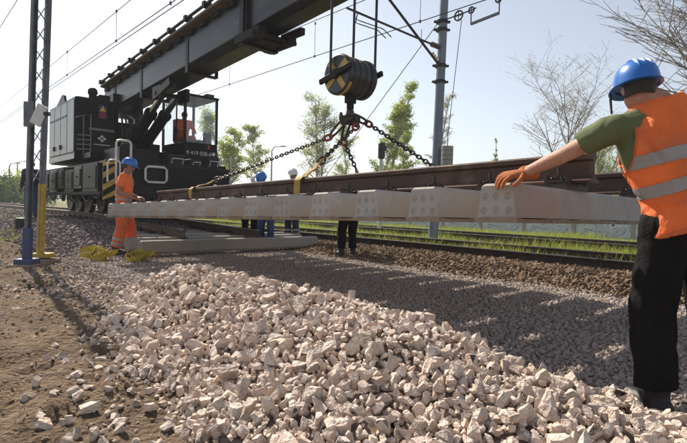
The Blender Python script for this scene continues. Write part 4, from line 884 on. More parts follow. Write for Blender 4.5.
# ------------------------------------------------------------------ trees, bushes, grass
def tree(name, px, Y, top_y, half_px, seed, bark, leaf, nleaf, lsize, label, group, trunks=1, up=.55, thick=1, base=None, twig=1.0, fan=False):
    rr = random.Random(seed); b0 = base or P(px, 205, Y); z0 = gz(b0); tp = P(px, top_y, Y).z; h = tp - z0; spread = half_px / FPX * Y
    root = empty(name, (b0.x, b0.y, z0), 0, label, 'tree', group); tm = MB(); bmB = MB(); tips = []
    def branch(m, p, d_, l, r_, lev):
        n = (7, 5, 4, 3)[lev]; pts = [p]; rs = [r_]; q = p.copy(); dd_ = d_.copy()
        for i in range(n):
            dd_ = (dd_ + Vector((rr.gauss(0, .12), rr.gauss(0, .12), rr.gauss(0, .06) + (.05 if lev else 0))) * (1 if lev else .4)).normalized()
            q = q + dd_ * (l / n); pts.append(q); rs.append(r_ * (1 - .8 * (i + 1) / n) + .004)
        m.tube(pts, rs, (8, 5, 3, 3)[lev], caps=False)
        if lev >= 2: tips.extend(pts[1:])
        if lev < 3:
            k = (13 if fan else rr.randint(22, 28), rr.randint(7, 9), rr.randint(4, 6))[lev]
            for i in range(int(k * (twig if lev else 1))):
                t_ = rr.uniform(.28 if lev == 0 else .15, 1) ; f = t_ * n; a = int(min(f, n - 1)); pp = pts[a].lerp(pts[a + 1], f - a)
                ang = rr.uniform(0, 2 * math.pi); out = Vector((math.cos(ang), math.sin(ang), 0))
                nd = (out + (dd_ if lev else Vector((0, 0, 1))) * rr.uniform(up * .7, up * 1.5)).normalized()
                if lev == 0 and fan: nd = (out * rr.uniform(.25, .75) + Vector((0, 0, 1))).normalized(); ln = h * rr.uniform(.38, .62) * (1.25 - .6 * t_)
                elif lev == 0: ln = spread * 1.15 * (1.15 - .75 * t_) * rr.uniform(.75, 1.1)
                else: ln = l * rr.uniform(.3, .55)
                branch(bmB, pp, nd, ln, rs[a] * (.5 if lev == 0 else .55), lev + 1)
    for k in range(trunks):
        a = rr.uniform(0, 6.28); off = Vector((math.cos(a), math.sin(a), 0)) * (.25 if trunks > 1 else 0)
        branch(tm, off, (Vector((0, 0, 1)) + off * .22).normalized(), h * (1 if k == 0 else rr.uniform(.8, .95)) * (.62 if fan else 1), h * .013 * thick, 0)
    tm.build('trunk', bark, root, True); o = bmB.build('branches', 'twig', root)
    tv = np.array([tuple(q) for q in tips]); idx = np.random.default_rng(seed).integers(0, len(tv), nleaf); g = np.random.default_rng(seed + 1)
    c_ = tv[idx] + g.normal(size=(nleaf, 3)) * spread * .07; e1 = g.normal(size=(nleaf, 3)); e1 /= np.linalg.norm(e1, axis=1)[:, None]; e2 = g.normal(size=(nleaf, 3)); e2 -= e1 * (e1 * e2).sum(1)[:, None]; e2 /= np.linalg.norm(e2, axis=1)[:, None]
    ls = lsize * g.uniform(.6, 1.3, nleaf)[:, None]; q = np.stack([c_ - e1 * ls, c_ - e2 * ls * .55, c_ + e1 * ls, c_ + e2 * ls * .55], 1).reshape(-1, 3)
    obj('crown', npmesh('crown', q, np.arange(nleaf * 4).reshape(-1, 4), leaf), root)
GB = 'birches behind the tracks'
tree('birch_tree', 231, 42, 116, 22, 11, 'birch_bark', 'leaf_fresh', 9000, .085, 'full birch in fresh leaf just behind the crane cab', GB, 2)
tree('birch_tree', 256, 55, 131, 17, 12, 'birch_bark', 'leaf_pale', 4500, .10, 'smaller pale birch between crane cab and street lamp', GB, 1)
tree('birch_tree', 318, 46, 97, 26, 13, 'birch_bark', 'leaf_pale', 5200, .085, 'airy pale birch behind the left chain', GB, 2)
tree('birch_tree', 347, 52, 118, 16, 14, 'birch_bark', 'leaf_pale', 3500, .09, 'slim pale birch behind the hook chains', GB, 1)
tree('birch_tree', 377, 33, 82, 18, 15, 'birch_bark', 'leaf_fresh', 7000, .065, 'tall bright green birch behind the hook block', GB, 2)
tree('birch_tree', 404, 40, 104, 17, 16, 'birch_bark', 'leaf_fresh', 6000, .075, 'bright green birch above the right chain', GB, 1)
tree('bare_tree', 428, 44, 96, 16, 17, 'birch_bark', 'leaf_bud', 1500, .07, 'thin nearly bare tree behind the catenary pole', 'bare trees')
tree('poplar_tree', 492, 75, 140, 5, 19, 'bark', 'leaf_pale', 1500, .12, 'narrow little poplar far beyond the rail', None, 1, 1.6)
tree('bare_tree', 562, 29, 60, 46, 20, 'twig', 'leaf_bud', 5200, .034, 'wide pale bare tree beyond the wall, above the worker arm', 'bare trees', 1, .7, 1.0, twig=1.0, fan=True)
tree('bare_tree', 722, 12.5, -130, 118, 23, 'bark', 'leaf_bud', 2500, .016, 'big dark bare tree reaching in behind the blue helmet', 'bare trees', 1, .6, .9, twig=2.0, fan=True)
tree('budding_tree', 606, 36, 132, 24, 25, 'bark', 'leaf_pale', 6000, .06, 'greenish low tree glimpsed under the raised arm', None, 2, .8)
def bush(px, Y, top_y, hw_px, seed, label, group, leaf='leaf_bush', n=4500, ls=.14):
    g = np.random.default_rng(seed); b0 = P(px, 203, Y); z0 = gz(b0); h = P(px, top_y, Y).z - z0; sp = hw_px / FPX * Y
    root = empty('bush', (b0.x, b0.y, z0), 0, label, 'bush', group); m = MB(); tips = []
    for k in range(26):
        a = g.uniform(0, 6.28); rr_ = sp * g.uniform(.15, 1) ; e_ = Vector((math.cos(a) * rr_, math.sin(a) * rr_, h * g.uniform(.35, .95) * (1 - .45 * (rr_ / sp) ** 2))); m.tube([(0, 0, 0), e_ * .5 + Vector((0, 0, h * .08)), e_], [.06, .04, .012], 4, caps=False); tips.append(e_)
    m.build('stems', 'bark', root)
    tv = np.array([tuple(q) for q in tips]); c_ = tv[g.integers(0, len(tv), n)] * g.uniform(.55, 1.05, (n, 1)) + g.normal(size=(n, 3)) * np.array([sp * .17, sp * .17, h * .10]); c_[:, 2] = np.abs(c_[:, 2])
    e1 = g.normal(size=(n, 3)); e1 /= np.linalg.norm(e1, axis=1)[:, None]; e2 = np.cross(e1, g.normal(size=(n, 3))); e2 /= np.linalg.norm(e2, axis=1)[:, None]; l_ = ls * g.uniform(.6, 1.3, (n, 1))
    obj('crown', npmesh('crown', np.stack([c_ - e1 * l_, c_ - e2 * l_ * .6, c_ + e1 * l_, c_ + e2 * l_ * .6], 1).reshape(-1, 3), np.arange(n * 4).reshape(-1, 4), leaf), root)
for k, (px, Y, ty, hw, lf) in enumerate(((-14, 48, 168, 20, 'leaf_bush'), (6, 52, 174, 14, 'leaf_bush'), (22, 58, 170, 13, 'leaf_fresh'), (42, 60, 172, 14, 'leaf_bush'), (-48, 46, 165, 22, 'leaf_bush'))):
    bush(px, Y, ty, hw, 60 + k, ('dark green bush beside the far street lamps', 'small bush in front of the far street lamps', 'light green bush just beyond the lattice mast', 'green bush between the mast and the crane', 'broad dark bush away from the street lamps')[k], 'far left bushes', lf)
for k, (px, Y, ty, hw, lf) in enumerate(((150, 60, 176, 22, 'leaf_bush'), (215, 48, 168, 16, 'leaf_fresh'), (300, 58, 178, 24, 'leaf_pale'), (345, 60, 176, 22, 'leaf_fresh'), (400, 50, 172, 22, 'leaf_fresh'), (455, 60, 180, 26, 'leaf_pale'), (520, 52, 172, 26, 'leaf_pale'), (580, 40, 168, 26, 'leaf_pale'), (635, 40, 165, 26, 'leaf_pale'), (700, 36, 162, 30, 'leaf_pale'))):
    bush(px, Y, ty, hw, 80 + k, ('dark shrub behind the crane chassis', 'fresh green shrub below the crane cab', 'pale shrub below the airy birch', 'fresh shrub behind the hook chains', 'fresh shrub below the bright birch', 'pale shrub behind the catenary pole', 'pale shrub beyond the near rail', 'pale shrub below the wide bare tree', 'pale shrub behind the vested worker', 'pale shrub below the big dark bare tree')[k] + ' in the hedge', 'hedge shrubs', lf, 3500, .11)
def blades(name, pos, h, mt, label):
    n = len(pos); a = rng.uniform(0, 6.28, n); wv = np.stack([np.cos(a), np.sin(a), np.zeros(n)], -1) * (h * .033)[:, None]; lean = np.stack([rng.normal(0, .5, n), rng.normal(0, .5, n), np.ones(n)], -1) * h[:, None]
    q = np.stack([pos - wv, pos + wv, pos + lean], 1).reshape(-1, 3); o = obj(name, npmesh(name, q, np.arange(n * 3).reshape(-1, 3), mt)); tag(o, label, 'grass', kind='stuff')
def grass_at(n, v0, v1, s0, s1, hmin, hmax, dens):
    v = rng.uniform(v0, v1, n); s = rng.uniform(s0, s1, n); x, y = world_vs(v, s); k = infront(x, y) & (rng.random(n) < dens(v, s)); x, y = x[k], y[k]; h = rng.uniform(hmin, hmax, len(x)) * (.6 + .8 * vnoise(x * 1.1, y * 1.1, 5))
    return np.stack([x, y, ground_h(x, y) - .01], -1), h
parts_ = [grass_at(120000, 7.1, 16.9, -8, 26, .05, .24, lambda v, s: np.clip((vnoise(v * 1.3, s * .7, 8) - .25) * 2.2, 0.05, 1) * (1 - .75 * ((v > 10.2) & (v < 11.6)))), grass_at(12000, 5.75, 7.3, -6, 16, .10, .24, lambda v, s: np.clip((vnoise(v * 2, s * .8, 9) - .2) * 2, 0, 1))]
blades('trackside_grass', np.concatenate([p for p, _ in parts_]), np.concatenate([h for _, h in parts_]), 'grass', 'bright green grass between the neighbouring tracks and the wall')
gp = []
for k in range(9000):
    p = G(random.uniform(-25, 22), random.uniform(212, 247), .08)
    if random.random() < float(vnoise(p.x * 2.2, p.y * 2.2, 12)) * 1.6 - .45: gp.append((p.x, p.y, gz(p) - .01))
gp = np.array(gp); blades('verge_grass', gp, rng.uniform(.05, .15, len(gp)), 'grass', 'short green verge grass left of the blue mast foot')
g2 = []
for k in range(2600):
    p = G(random.uniform(40, 110), random.uniform(246, 262), .06)
    if random.random() < float(vnoise(p.x * 2.5, p.y * 2.5, 14)) * 1.5 - .6: g2.append((p.x, p.y, gz(p) - .01))
g2 = np.array(g2); blades('dry_grass', g2, rng.uniform(.03, .09, len(g2)), 'leaf_pale', 'sparse yellowish weeds between the mast and the orange worker')

# ------------------------------------------------------------------ people
TMPS = bpy.data.scenes.new('workshop')
def fuse(mb, name, mats, voxel, it=6, fold=0, fscale=9, parent=None, crease=0):
    me0 = mb.mesh('tmp', mats[0] if isinstance(mats, list) else mats); o = bpy.data.objects.new('tmp', me0); TMPS.collection.objects.link(o)
    r_ = o.modifiers.new('r', 'REMESH'); r_.mode = 'VOXEL'; r_.voxel_size = voxel; s_ = o.modifiers.new('s', 'SMOOTH'); s_.factor = .5; s_.iterations = it
    vl_ = TMPS.view_layers[0]; vl_.update(); dg = vl_.depsgraph; dg.update(); me = bpy.data.meshes.new_from_object(o.evaluated_get(dg)); bpy.data.objects.remove(o)
    me.name = name; me.materials.clear()
    for q in (mats if isinstance(mats, list) else [mats]): me.materials.append(M[q])
    if fold:
        nv = len(me.vertices); co = np.empty(nv * 3, np.float32); no = np.empty(nv * 3, np.float32); me.vertices.foreach_get('co', co); me.vertices.foreach_get('normal', no); co = co.reshape(-1, 3); no = no.reshape(-1, 3); d_ = np.empty(nv)
        for i, (x, y, z) in enumerate(co.tolist()): d_[i] = mnoise.noise(Vector((x * fscale, y * fscale, z * fscale * .55))) + .5 * mnoise.noise(Vector((x * fscale * 2.3 + z * 6, y * fscale * 2.3, z * fscale * 1.1)))
        if crease:                              # long sharp drape folds
            for i, (x, y, z) in enumerate(co.tolist()):
                d_[i] -= crease * max(0, 1 - 5 * abs(mnoise.noise(Vector((x * 5 + z * 2.2, y * 5, z * 3.2 - x * 2))))) + .6 * crease * max(0, 1 - 6 * abs(mnoise.noise(Vector((x * 9 - z * 3 + 7, y * 9, z * 6 + x * 3)))))
        me.vertices.foreach_set('co', (co + no * (d_ * fold)[:, None]).astype(np.float32).ravel())
    me.polygons.foreach_set('use_smooth', [True] * len(me.polygons)); me.update()
    return obj(name, me, parent) if parent is not None else me
def caps(m, a, b_, ra, rb, n=12, flat=False):
    a = Vector(a); b_ = Vector(b_); d_ = (b_ - a).normalized(); pts = []; rs = []
    if not flat:
        for t_ in (80, 50, 25): pts.append(a - d_ * ra * math.sin(R(t_))); rs.append(ra * math.cos(R(t_)))
    pts += [a, a.lerp(b_, .5), b_]; rs += [ra, (ra + rb) / 2, rb]
    if not flat:
        for t_ in (25, 50, 80): pts.append(b_ + d_ * rb * math.sin(R(t_))); rs.append(rb * math.cos(R(t_)))
    m.tube(pts, rs, n)
def eloft(m, rings, n=20, infl=0):
    """rings: (centre, right vector, forward vector, half width, half depth)"""
    rr = []
    for c_, rx, fy, a, b_ in rings:
        rr.append([Vector(c_) + Vector(rx) * (math.copysign(abs(math.cos(t_)) ** .85, math.cos(t_)) * (a + infl)) + Vector(fy) * (math.copysign(abs(math.sin(t_)) ** .9, math.sin(t_)) * (b_ + infl)) for t_ in [2 * math.pi * k / n for k in range(n)]])
    m.loft(rr)
def hand(m, w_, d_, n_, side, curl, k=1.0, spread=.10, thumb_in=.4):
    """w_ wrist, d_ hand direction, n_ back of hand normal; side +1 puts the thumb on +cross(d,n)"""
    w_ = Vector(w_); d_ = Vector(d_).normalized(); n_ = Vector(n_); n_ = (n_ - d_ * n_.dot(d_)).normalized(); x = d_.cross(n_) * side
    eloft(m, [(w_ - d_ * .02 * k, x, n_, .027 * k, .019 * k), (w_ + d_ * .03 * k, x, n_, .036 * k, .018 * k), (w_ + d_ * .07 * k, x, n_, .042 * k, .016 * k), (w_ + d_ * .098 * k, x, n_, .040 * k, .013 * k)], 14)
    for i, (off, ln) in enumerate(((.031, .072), (.0105, .082), (-.0105, .076), (-.031, .060))):
        p = w_ + d_ * (.09 - abs(off) * .2) * k + x * off * k; dir_ = (d_ + x * off / .031 * spread).normalized(); ang = 0
        for sgm, fr in enumerate((.45, .31, .24)):
            ang += curl * (.75, 1.0, .8)[sgm] + i * .03; dd_ = dir_ * math.cos(ang) - n_ * math.sin(ang); q = p + dd_ * ln * fr * k; caps(m, p, q, (.0108 - sgm * .0009) * k, (.0102 - sgm * .0009) * k, 8); p = q
    p = w_ + d_ * .028 * k + x * .033 * k; dd_ = (d_ * .75 + x * .75 - n_ * thumb_in).normalized()
    for ln in (.038, .032, .026): q = p + dd_ * ln * k; caps(m, p, q, .0115 * k, .0105 * k, 8); p = q; dd_ = (dd_ + d_ * .35 - n_ * curl * .2).normalized()
def helmet(parent, mt, c_, f_, u_, k=1.0, ridge=True):
    f_ = Vector(f_).normalized(); u_ = Vector(u_); u_ = (u_ - f_ * u_.dot(f_)).normalized(); x = f_.cross(u_); Mx = Matrix((x, f_, u_)).transposed(); c_ = Vector(c_) + u_ * .030 * k
    m = MB(); n = 32; rings = []
    for z, s_ in ((-.012, 1.0), (.0, 1.0), (.03, .985), (.06, .93), (.085, .83), (.105, .68), (.12, .48), (.128, .25), (.131, .05)):
        rings.append([c_ + Mx @ Vector((.112 * s_ * k * math.cos(2 * math.pi * j / n), .139 * s_ * k * math.sin(2 * math.pi * j / n), (z + .004 * math.sin(2 * math.pi * j / n)) * k)) for j in range(n)])
    m.loft(rings); h = m.build('helmet', mt, parent, True)
    m = MB(); rings = [[], [], [], []]
    for j in range(n):
        a = 2 * math.pi * j / n; fr = max(0, math.sin(a)); e_ = .014 + .042 * fr ** 2; dz = -.010 - .014 * fr ** 2
        for r_, (ee, zz) in enumerate(((0, -.008), (e_, dz), (e_, dz - .006), (-.004, -.018))): rings[r_].append(c_ + Mx @ Vector(((.111 + ee) * k * math.cos(a), (.138 + ee) * k * math.sin(a), zz * k)))
    m.loft(rings + [rings[0]], caps=False); m.build('brim', mt, h, True)
    if ridge:
        for off in (-.035, 0, .035):
            m = MB(); pts = []
            for q in np.linspace(-1.15, 1.15, 11): pts.append(c_ + Mx @ Vector((off * k, math.sin(q) * .131 * k, (.016 + math.cos(q) * .1165 - abs(off) * .12) * k)))
            m.tube(pts, [.003] + [.007] * 9 + [.003], 6); m.build('ridge', mt, h, True)
    return h
def headprims(m, c_, f_, u_, neck, k=1.0):
    f_ = Vector(f_).normalized(); u_ = Vector(u_); u_ = (u_ - f_ * u_.dot(f_)).normalized(); x = f_.cross(u_); Mx = Matrix((x, f_, u_)).transposed(); L_ = lambda a, b_, z: Vector(c_) + Mx @ Vector((a * k, b_ * k, z * k))
    def ell(p, rx, ry, rz):
        rr = []
        for i in range(1, 9):
            t_ = math.pi * i / 9; rr.append([L_(p[0] + rx * math.sin(t_) * math.cos(2 * math.pi * j / 14), p[1] + ry * math.sin(t_) * math.sin(2 * math.pi * j / 14), p[2] - rz * math.cos(t_)) for j in range(14)])
        m.loft(rr)
    ell((0, -.008, .025), .077, .096, .095); ell((0, .022, -.045), .060, .070, .068); ell((0, .052, -.085), .034, .034, .028)
    caps(m, L_(0, .088, .012), L_(0, .106, -.022), .010, .017, 8)
    for s_ in (-1, 1): ell((s_ * .079, -.008, -.01), .012, .024, .034); ell((s_ * .03, .082, .022), .022, .014, .008)
    ell((0, .08, -.058), .024, .014, .010)
    caps(m, L_(0, -.012, -.05), neck, .054, .060, 12)
    return L_
def person(name, label, loc, rz, J, outfit, group=None, vox=.015, far=True, bare_hand=True, k=1.0):
    """J: joints in the person's own frame (facing +y, right hand +x)"""
    root = empty(name, loc, rz, label, 'person', group); V3 = Vector; g = lambda q: V3(J[q])
    pel, wai, che, sho, nec, hd = g('pelvis'), g('waist'), g('chest'), g('shoulder'), g('neck'), g('head')
    rx0 = g('rx_pelvis').normalized() if 'rx_pelvis' in J else V3((1, 0, 0)); rx1 = g('rx_chest').normalized() if 'rx_chest' in J else rx0
    ax0 = (wai - pel).normalized(); ax1 = (nec - che).normalized(); fy0 = ax0.cross(rx0).normalized(); fy1 = ax1.cross(rx1).normalized(); rx1 = fy1.cross(ax1).normalized(); rx0 = fy0.cross(ax0).normalized()
    mid = lambda a, b_, t_: a.lerp(b_, t_)
    trings = [(pel - ax0 * .09, rx0, fy0, .135, .095), (pel, rx0, fy0, .165, .115), (wai, rx0.lerp(rx1, .4).normalized(), fy0.lerp(fy1, .4).normalized(), .148, .105), (mid(wai, che, .5), rx1, fy1, .158, .112), (che, rx1, fy1, .172, .118), (sho - ax1 * .02, rx1, fy1, .185, .098), (sho + ax1 * .035, rx1, fy1, .13, .075), (nec, rx1, fy1, .062, .058)]
    if 'bulk' in J: trings = [(c_, a, b_, w_ * J['bulk'], d_ * J['bulk']) for c_, a, b_, w_, d_ in trings]
    m = MB(); eloft(m, trings)
    L_ = headprims(m, hd, J['hf'], J.get('hu', (0, 0, 1)), nec, k)
    for s_ in ('l', 'r'):
        sh, el, wr = g('sh_' + s_), g('el_' + s_), g('wr_' + s_); caps(m, sho.lerp(sh, .45), sh, .07, .056); caps(m, sh, el, .052, .043); caps(m, el, mid(el, wr, .35), .043, .041); caps(m, mid(el, wr, .35), wr, .041, .028)
        hp_, kn, an_, to = g('hip_' + s_), g('kn_' + s_), g('an_' + s_), g('to_' + s_); caps(m, hp_, kn, .083, .056); caps(m, kn, mid(kn, an_, .35), .056, .056); caps(m, mid(kn, an_, .35), an_, .056, .040)
        caps(m, an_ + V3((0, 0, -.03)), to, .042, .035)
    body = fuse(m, 'body', outfit['skin'], vox, 5, parent=root)
    # trousers
    m = MB(); ease = outfit.get('ease', .02); top = wai if outfit.get('highwaist') else mid(pel, wai, .75)
    eloft(m, [(pel - ax0 * .12, rx0, fy0, .13, .10), (pel, rx0, fy0, .168, .120), (top, rx0, fy0, .152, .110)], infl=.012)
    for s_ in ('l', 'r'):
        hp_, kn, an_ = g('hip_' + s_), g('kn_' + s_), g('an_' + s_); caps(m, hp_, kn, .088 + ease, .066 + ease); caps(m, kn, mid(kn, an_, .88), .066 + ease, .060 + ease, flat=True)
    tro = fuse(m, 'trousers', outfit['trousers'], vox * .85, 3, .009, 8, root, crease=.8)
    if outfit.get('leg_bands'):
        for s_ in ('l', 'r'):
            kn, an_ = g('kn_' + s_), g('an_' + s_)
            for t_ in (.45, .66):
                m = MB(); a, b_ = mid(kn, an_, t_), mid(kn, an_, t_ + .11); d2 = (b_ - a); m.tube([a, b_], [.066 + ease + .004, .064 + ease + .004], 18, caps=False); m.build('reflective_band', 'reflective', tro, True)
    # boots
    for s_ in ('l', 'r'):
        an_, to = g('an_' + s_), g('to_' + s_); m = MB(); d2 = (to - an_); d2.z = 0; d2.normalize(); caps(m, an_ + V3((0, 0, .09)), an_ + V3((0, 0, -.01)), .062, .056, flat=True); caps(m, an_ - d2 * .03 + V3((0, 0, -.035)), to + V3((0, 0, .005)), .055, .047); eloft(m, [(an_ - d2 * .07 + V3((0, 0, -.08)) + d2 * .14, d2, d2.cross(V3((0, 0, 1))), .17, .05), (an_ + d2 * .07 + V3((0, 0, -.05)), d2, d2.cross(V3((0, 0, 1))), .165, .048)], 16)
        fuse(m, 'boot', 'boot', .010, 3, parent=root)
    # shirt with sleeves
    m = MB(); sl = outfit.get('sleeve', .55)
    eloft(m, [(pel + ax0 * .02, rx0, fy0, .170, .122)] + trings[2:7] + [(nec - ax1 * .012, rx1, fy1, .074, .068)], infl=.014)
    for s_ in ('l', 'r'):
        sh, el, wr = g('sh_' + s_), g('el_' + s_), g('wr_' + s_)
        caps(m, sho.lerp(sh, .35) - ax1 * .015, sh, .095, .074)
        if sl <= 1: caps(m, sh, mid(sh, el, .02), .074, .074); caps(m, sh, mid(sh, el, sl), .072, .075, flat=True)
        else: caps(m, sh, el, .070, .058); caps(m, el, mid(el, wr, .9), .058, .046, flat=True)
    shirt = fuse(m, 'shirt', outfit['shirt'], vox * .8, 3, .007, 9, root, crease=.8)
    if outfit.get('shirt_bands'):
        for t_ in outfit['shirt_bands']: band(shirt, 'reflective_band', pel + (che - pel) * t_, ax0, .045, root)
    # hands
    for s_ in ('l', 'r'):
        wr, el = g('wr_' + s_), g('el_' + s_); hdv = V3(J.get('hand_' + s_, wr - el)).normalized(); hn = V3(J.get('hn_' + s_, (0, 0, 1))); m = MB(); hand(m, wr, hdv, hn, J.get('thumb_' + s_, 1 if s_ == 'l' else -1), J.get('curl_' + s_, .45), outfit.get('hand_k', 1.05), thumb_in=J.get('thin_' + s_, .4))
        if outfit.get('glove'): caps(m, wr - hdv * .075, wr + hdv * .015, .047, .039, flat=True)
        fuse(m, 'glove' if outfit.get('glove') else 'hand', outfit.get('glove', outfit['skin']), .0042, 2, parent=root)
    # head details
    if outfit.get('helmet'): helmet(root, outfit['helmet'], hd, J['hf'], J.get('hu', (0, 0, 1)), k)
    for s_ in (-1, 1):
        m = MB(); m.sphere(L_(s_ * .031, .083, .004), .0115, 10, 8); m.build('eye', 'eye', root, True)
    m = MB(); m.tube([L_(-.022, .088, -.058), L_(0, .096, -.060), L_(.022, .088, -.058)], [.003, .006, .003], 6); m.build('mouth', 'lip', root, True)
    # hair: back and sides of the skull below the helmet
    m = MB(); rr = []
    for z in (.05, .02, -.01, -.035, -.052): 
        q = 1 - max(0, -.01 - z) * 2.5; rr.append([L_(.0835 * q * math.cos(t_), -.010 + .1035 * q * math.sin(t_), z) for t_ in [math.pi * (.97 + 1.06 * j / 18) for j in range(19)]])
    for z in (-.052, -.035, -.01, .02, .05): q = 1 - max(0, -.01 - z) * 2.5; rr.append([L_(.070 * q * math.cos(t_), -.010 + .088 * q * math.sin(t_), z) for t_ in [math.pi * (.97 + 1.06 * j / 18) for j in range(19)]])
    m.loft(rr + [rr[0]], caps=False, closed=False); m.build('hair', 'hair', root, True)
    return root, dict(pel=pel, wai=wai, che=che, sho=sho, nec=nec, rx0=rx0, rx1=rx1, fy0=fy0, fy1=fy1, ax0=ax0, ax1=ax1, trings=trings, L=L_, tro=tro, shirt=shirt)
def band(src, name, co, no, wd, parent, off=.004, mt='reflective', nested=None, allisl=False):
    bm = bmesh.new(); bm.from_mesh(src.data); no = Vector(no).normalized(); co = Vector(co)
    for c_, n_ in ((co + no * wd / 2, no), (co - no * wd / 2, -no)): bmesh.ops.bisect_plane(bm, geom=bm.verts[:] + bm.edges[:] + bm.faces[:], plane_co=c_, plane_no=n_, clear_outer=True)
    if allisl: best = list(bm.faces)
    # keep only the torso loop
    seen = set()
    if not allisl: best = []
    for f in ([] if allisl else bm.faces):
        if f in seen: continue
        st = [f]; seen.add(f); isl = []
        while st:
            q = st.pop(); isl.append(q)
            for e_ in q.edges:
                for lf in e_.link_faces:
                    if lf not in seen: seen.add(lf); st.append(lf)
        if len(isl) > len(best): best = isl
    keep = set(best); bmesh.ops.delete(bm, geom=[f for f in bm.faces if f not in keep], context='FACES')
    bm.normal_update()
    for v in bm.verts: v.co += v.normal * off
    me = bpy.data.meshes.new(name); bm.to_mesh(me); bm.free(); me.materials.clear(); me.materials.append(M[mt]); return obj(name, me, nested or src.parent)
def stance(**kw):
    J = dict(pelvis=(0, 0, .96), waist=(0, 0, 1.10), chest=(0, 0, 1.29), shoulder=(0, 0, 1.42), neck=(0, 0, 1.50), head=(0, .02, 1.625), hf=(0, 1, 0), sh_l=(-.19, 0, 1.43), sh_r=(.19, 0, 1.43), el_l=(-.24, .0, 1.15), el_r=(.24, .0, 1.15), wr_l=(-.24, .1, .92), wr_r=(.24, .1, .92),
             hip_l=(-.095, 0, .92), hip_r=(.095, 0, .92), kn_l=(-.11, .03, .50), kn_r=(.11, .03, .50), an_l=(-.12, 0, .09), an_r=(.12, 0, .09), to_l=(-.14, .15, .04), to_r=(.14, .15, .04))
    J.update(kw); return J
# ---- foreground worker, joints from the photograph, frame unrotated
fw = Vector((1.66, 2.36, 0)); fz = gz(fw) + .03
loc_ = lambda p: (p.x - fw.x, p.y - fw.y, p.z - fz)
hub = (Vector((1.66, 2.36, 0))); 
shL = P(609, 131, 2.40); elb = P(562, 156, 2.62); wri = P(524, 173, 2.83)
W_ = lambda x, y, z: loc_(Vector((x, y, z)))
Jf = dict(pelvis=W_(1.665, 2.36, .97), waist=W_(1.635, 2.36, 1.11), chest=W_(1.575, 2.385, 1.32), shoulder=W_(1.535, 2.395, 1.47), neck=W_(1.51, 2.395, 1.555),
          head=loc_(P(637, 89, 2.42)), hf=(.10, .99, -.14), hu=(-.06, .0, 1), rx_pelvis=(1, -.2, 0), rx_chest=(.94, -.16, .24),
          sh_l=loc_(shL), el_l=loc_(elb), wr_l=loc_(wri), sh_r=W_(1.755, 2.41, 1.50), el_r=W_(1.88, 2.48, 1.24), wr_r=W_(1.84, 2.68, 1.12),
          hip_l=(-.10, 0, .93), hip_r=(.10, 0, .93), kn_l=(-.125, .05, .50), kn_r=(.15, .03, .50), an_l=(-.115, .0, .085), an_r=(.18, .02, .085), to_l=(-.15, .15, .04), to_r=(.23, .17, .04),
          hand_l=(P(502, 176, 2.80) - wri), hn_l=(.15, -.25, 1), curl_l=.48, thumb_l=-1, thin_l=.25, curl_r=.7, bulk=1.2)
fworker, D = person('person', 'worker in orange vest, green shirt and blue helmet steadying a sleeper with one hand', (fw.x, fw.y, fz), 0, Jf, dict(skin='skin', trousers='trouser_black', shirt='shirt_green', sleeve=.50, glove='glove', helmet='helmet_blue', ease=.036, hand_k=1.22), vox=.012, k=.87)
m = MB(); tr = D['trings']; ax0, ax1 = D['ax0'], D['ax1']
hx = Vector((.90, -.05, .36)).normalized(); hf_ = D['fy0']
vr = [(D['pel'] + Vector((-.012, 0, -.015)), hx, hf_, .205, .155), (D['pel'] + Vector((-.01, 0, .07)), hx, hf_, .200, .152)] + [(c_, a, b_, w_ + .020, d_ + .024) for c_, a, b_, w_, d_ in tr[2:5]] + [(D['sho'] - ax1 * .035, D['rx1'], D['fy1'], .222, .148), (D['sho'] + ax1 * .03, D['rx1'], D['fy1'], .172, .120), (D['nec'] + ax1 * .012, D['rx1'], D['fy1'], .092, .086)]
eloft(m, vr, 26, .008)
vest = fuse(m, 'vest', 'hivis', .0095, 3, .013, 8, fworker, crease=.9)
bm = bmesh.new(); bm.from_mesh(vest.data)
for sd_ in (-1, 1):                                           # arm holes
    no = (D['rx1'] * sd_ * 1.0 + ax1 * .30 ).normalized()
    lim = D['che'].dot(ax1) - .10; fs_ = [f for f in bm.faces if f.calc_center_median().dot(ax1) > lim]; es_ = list({e_ for f in fs_ for e_ in f.edges}); vs2 = list({v_ for f in fs_ for v_ in f.verts})
    bmesh.ops.bisect_plane(bm, geom=vs2 + es_ + fs_, plane_co=D['sho'] + D['rx1'] * sd_ * .165 - ax1 * .02, plane_no=no, clear_outer=True)
bm.to_mesh(vest.data)
for k in (0, 1):                                              # bound edges of the arm holes
    pass
lp = {}
for e_ in bm.edges:
    if e_.is_boundary:
        for a_, b_ in ((e_.verts[0], e_.verts[1]), (e_.verts[1], e_.verts[0])): lp.setdefault(a_, []).append(b_)
seen = set()
for v_ in list(lp):
    if v_ in seen: continue
    loop = [v_]; seen.add(v_); cur = v_
    while True:
        nx = [q for q in lp[cur] if q not in seen]
        if not nx: break
        cur = nx[0]; seen.add(cur); loop.append(cur)
    if len(loop) > 20:
        m = MB(); m.tube([q.co for q in loop[::2]], .0055, 6, closed=True); m.build('edge_binding', 'hivis_dirty', vest, True)
bm.free()
band(vest, 'reflective_band', D['che'] + ax1 * -.02, ax1 + Vector((-.02, 0, 0)), .06, fworker, allisl=True); band(vest, 'reflective_band', D['wai'] + ax1 * .065, ax1 + Vector((-.10, 0, 0)), .06, fworker, allisl=True)
band(vest, 'hem_binding', D['pel'] + Vector((-.012, 0, .0)), hx.cross(hf_), .020, fworker, .003, 'hivis_dirty')
L_ = D['L']; m = MB(); m.tube([L_(-.098, .10, .02), L_(-.10, .105, -.02), L_(-.10, .105, -.105)], [.006, .0065, .005], 8); m.build('chin_strap', 'black_plastic', fworker, True)
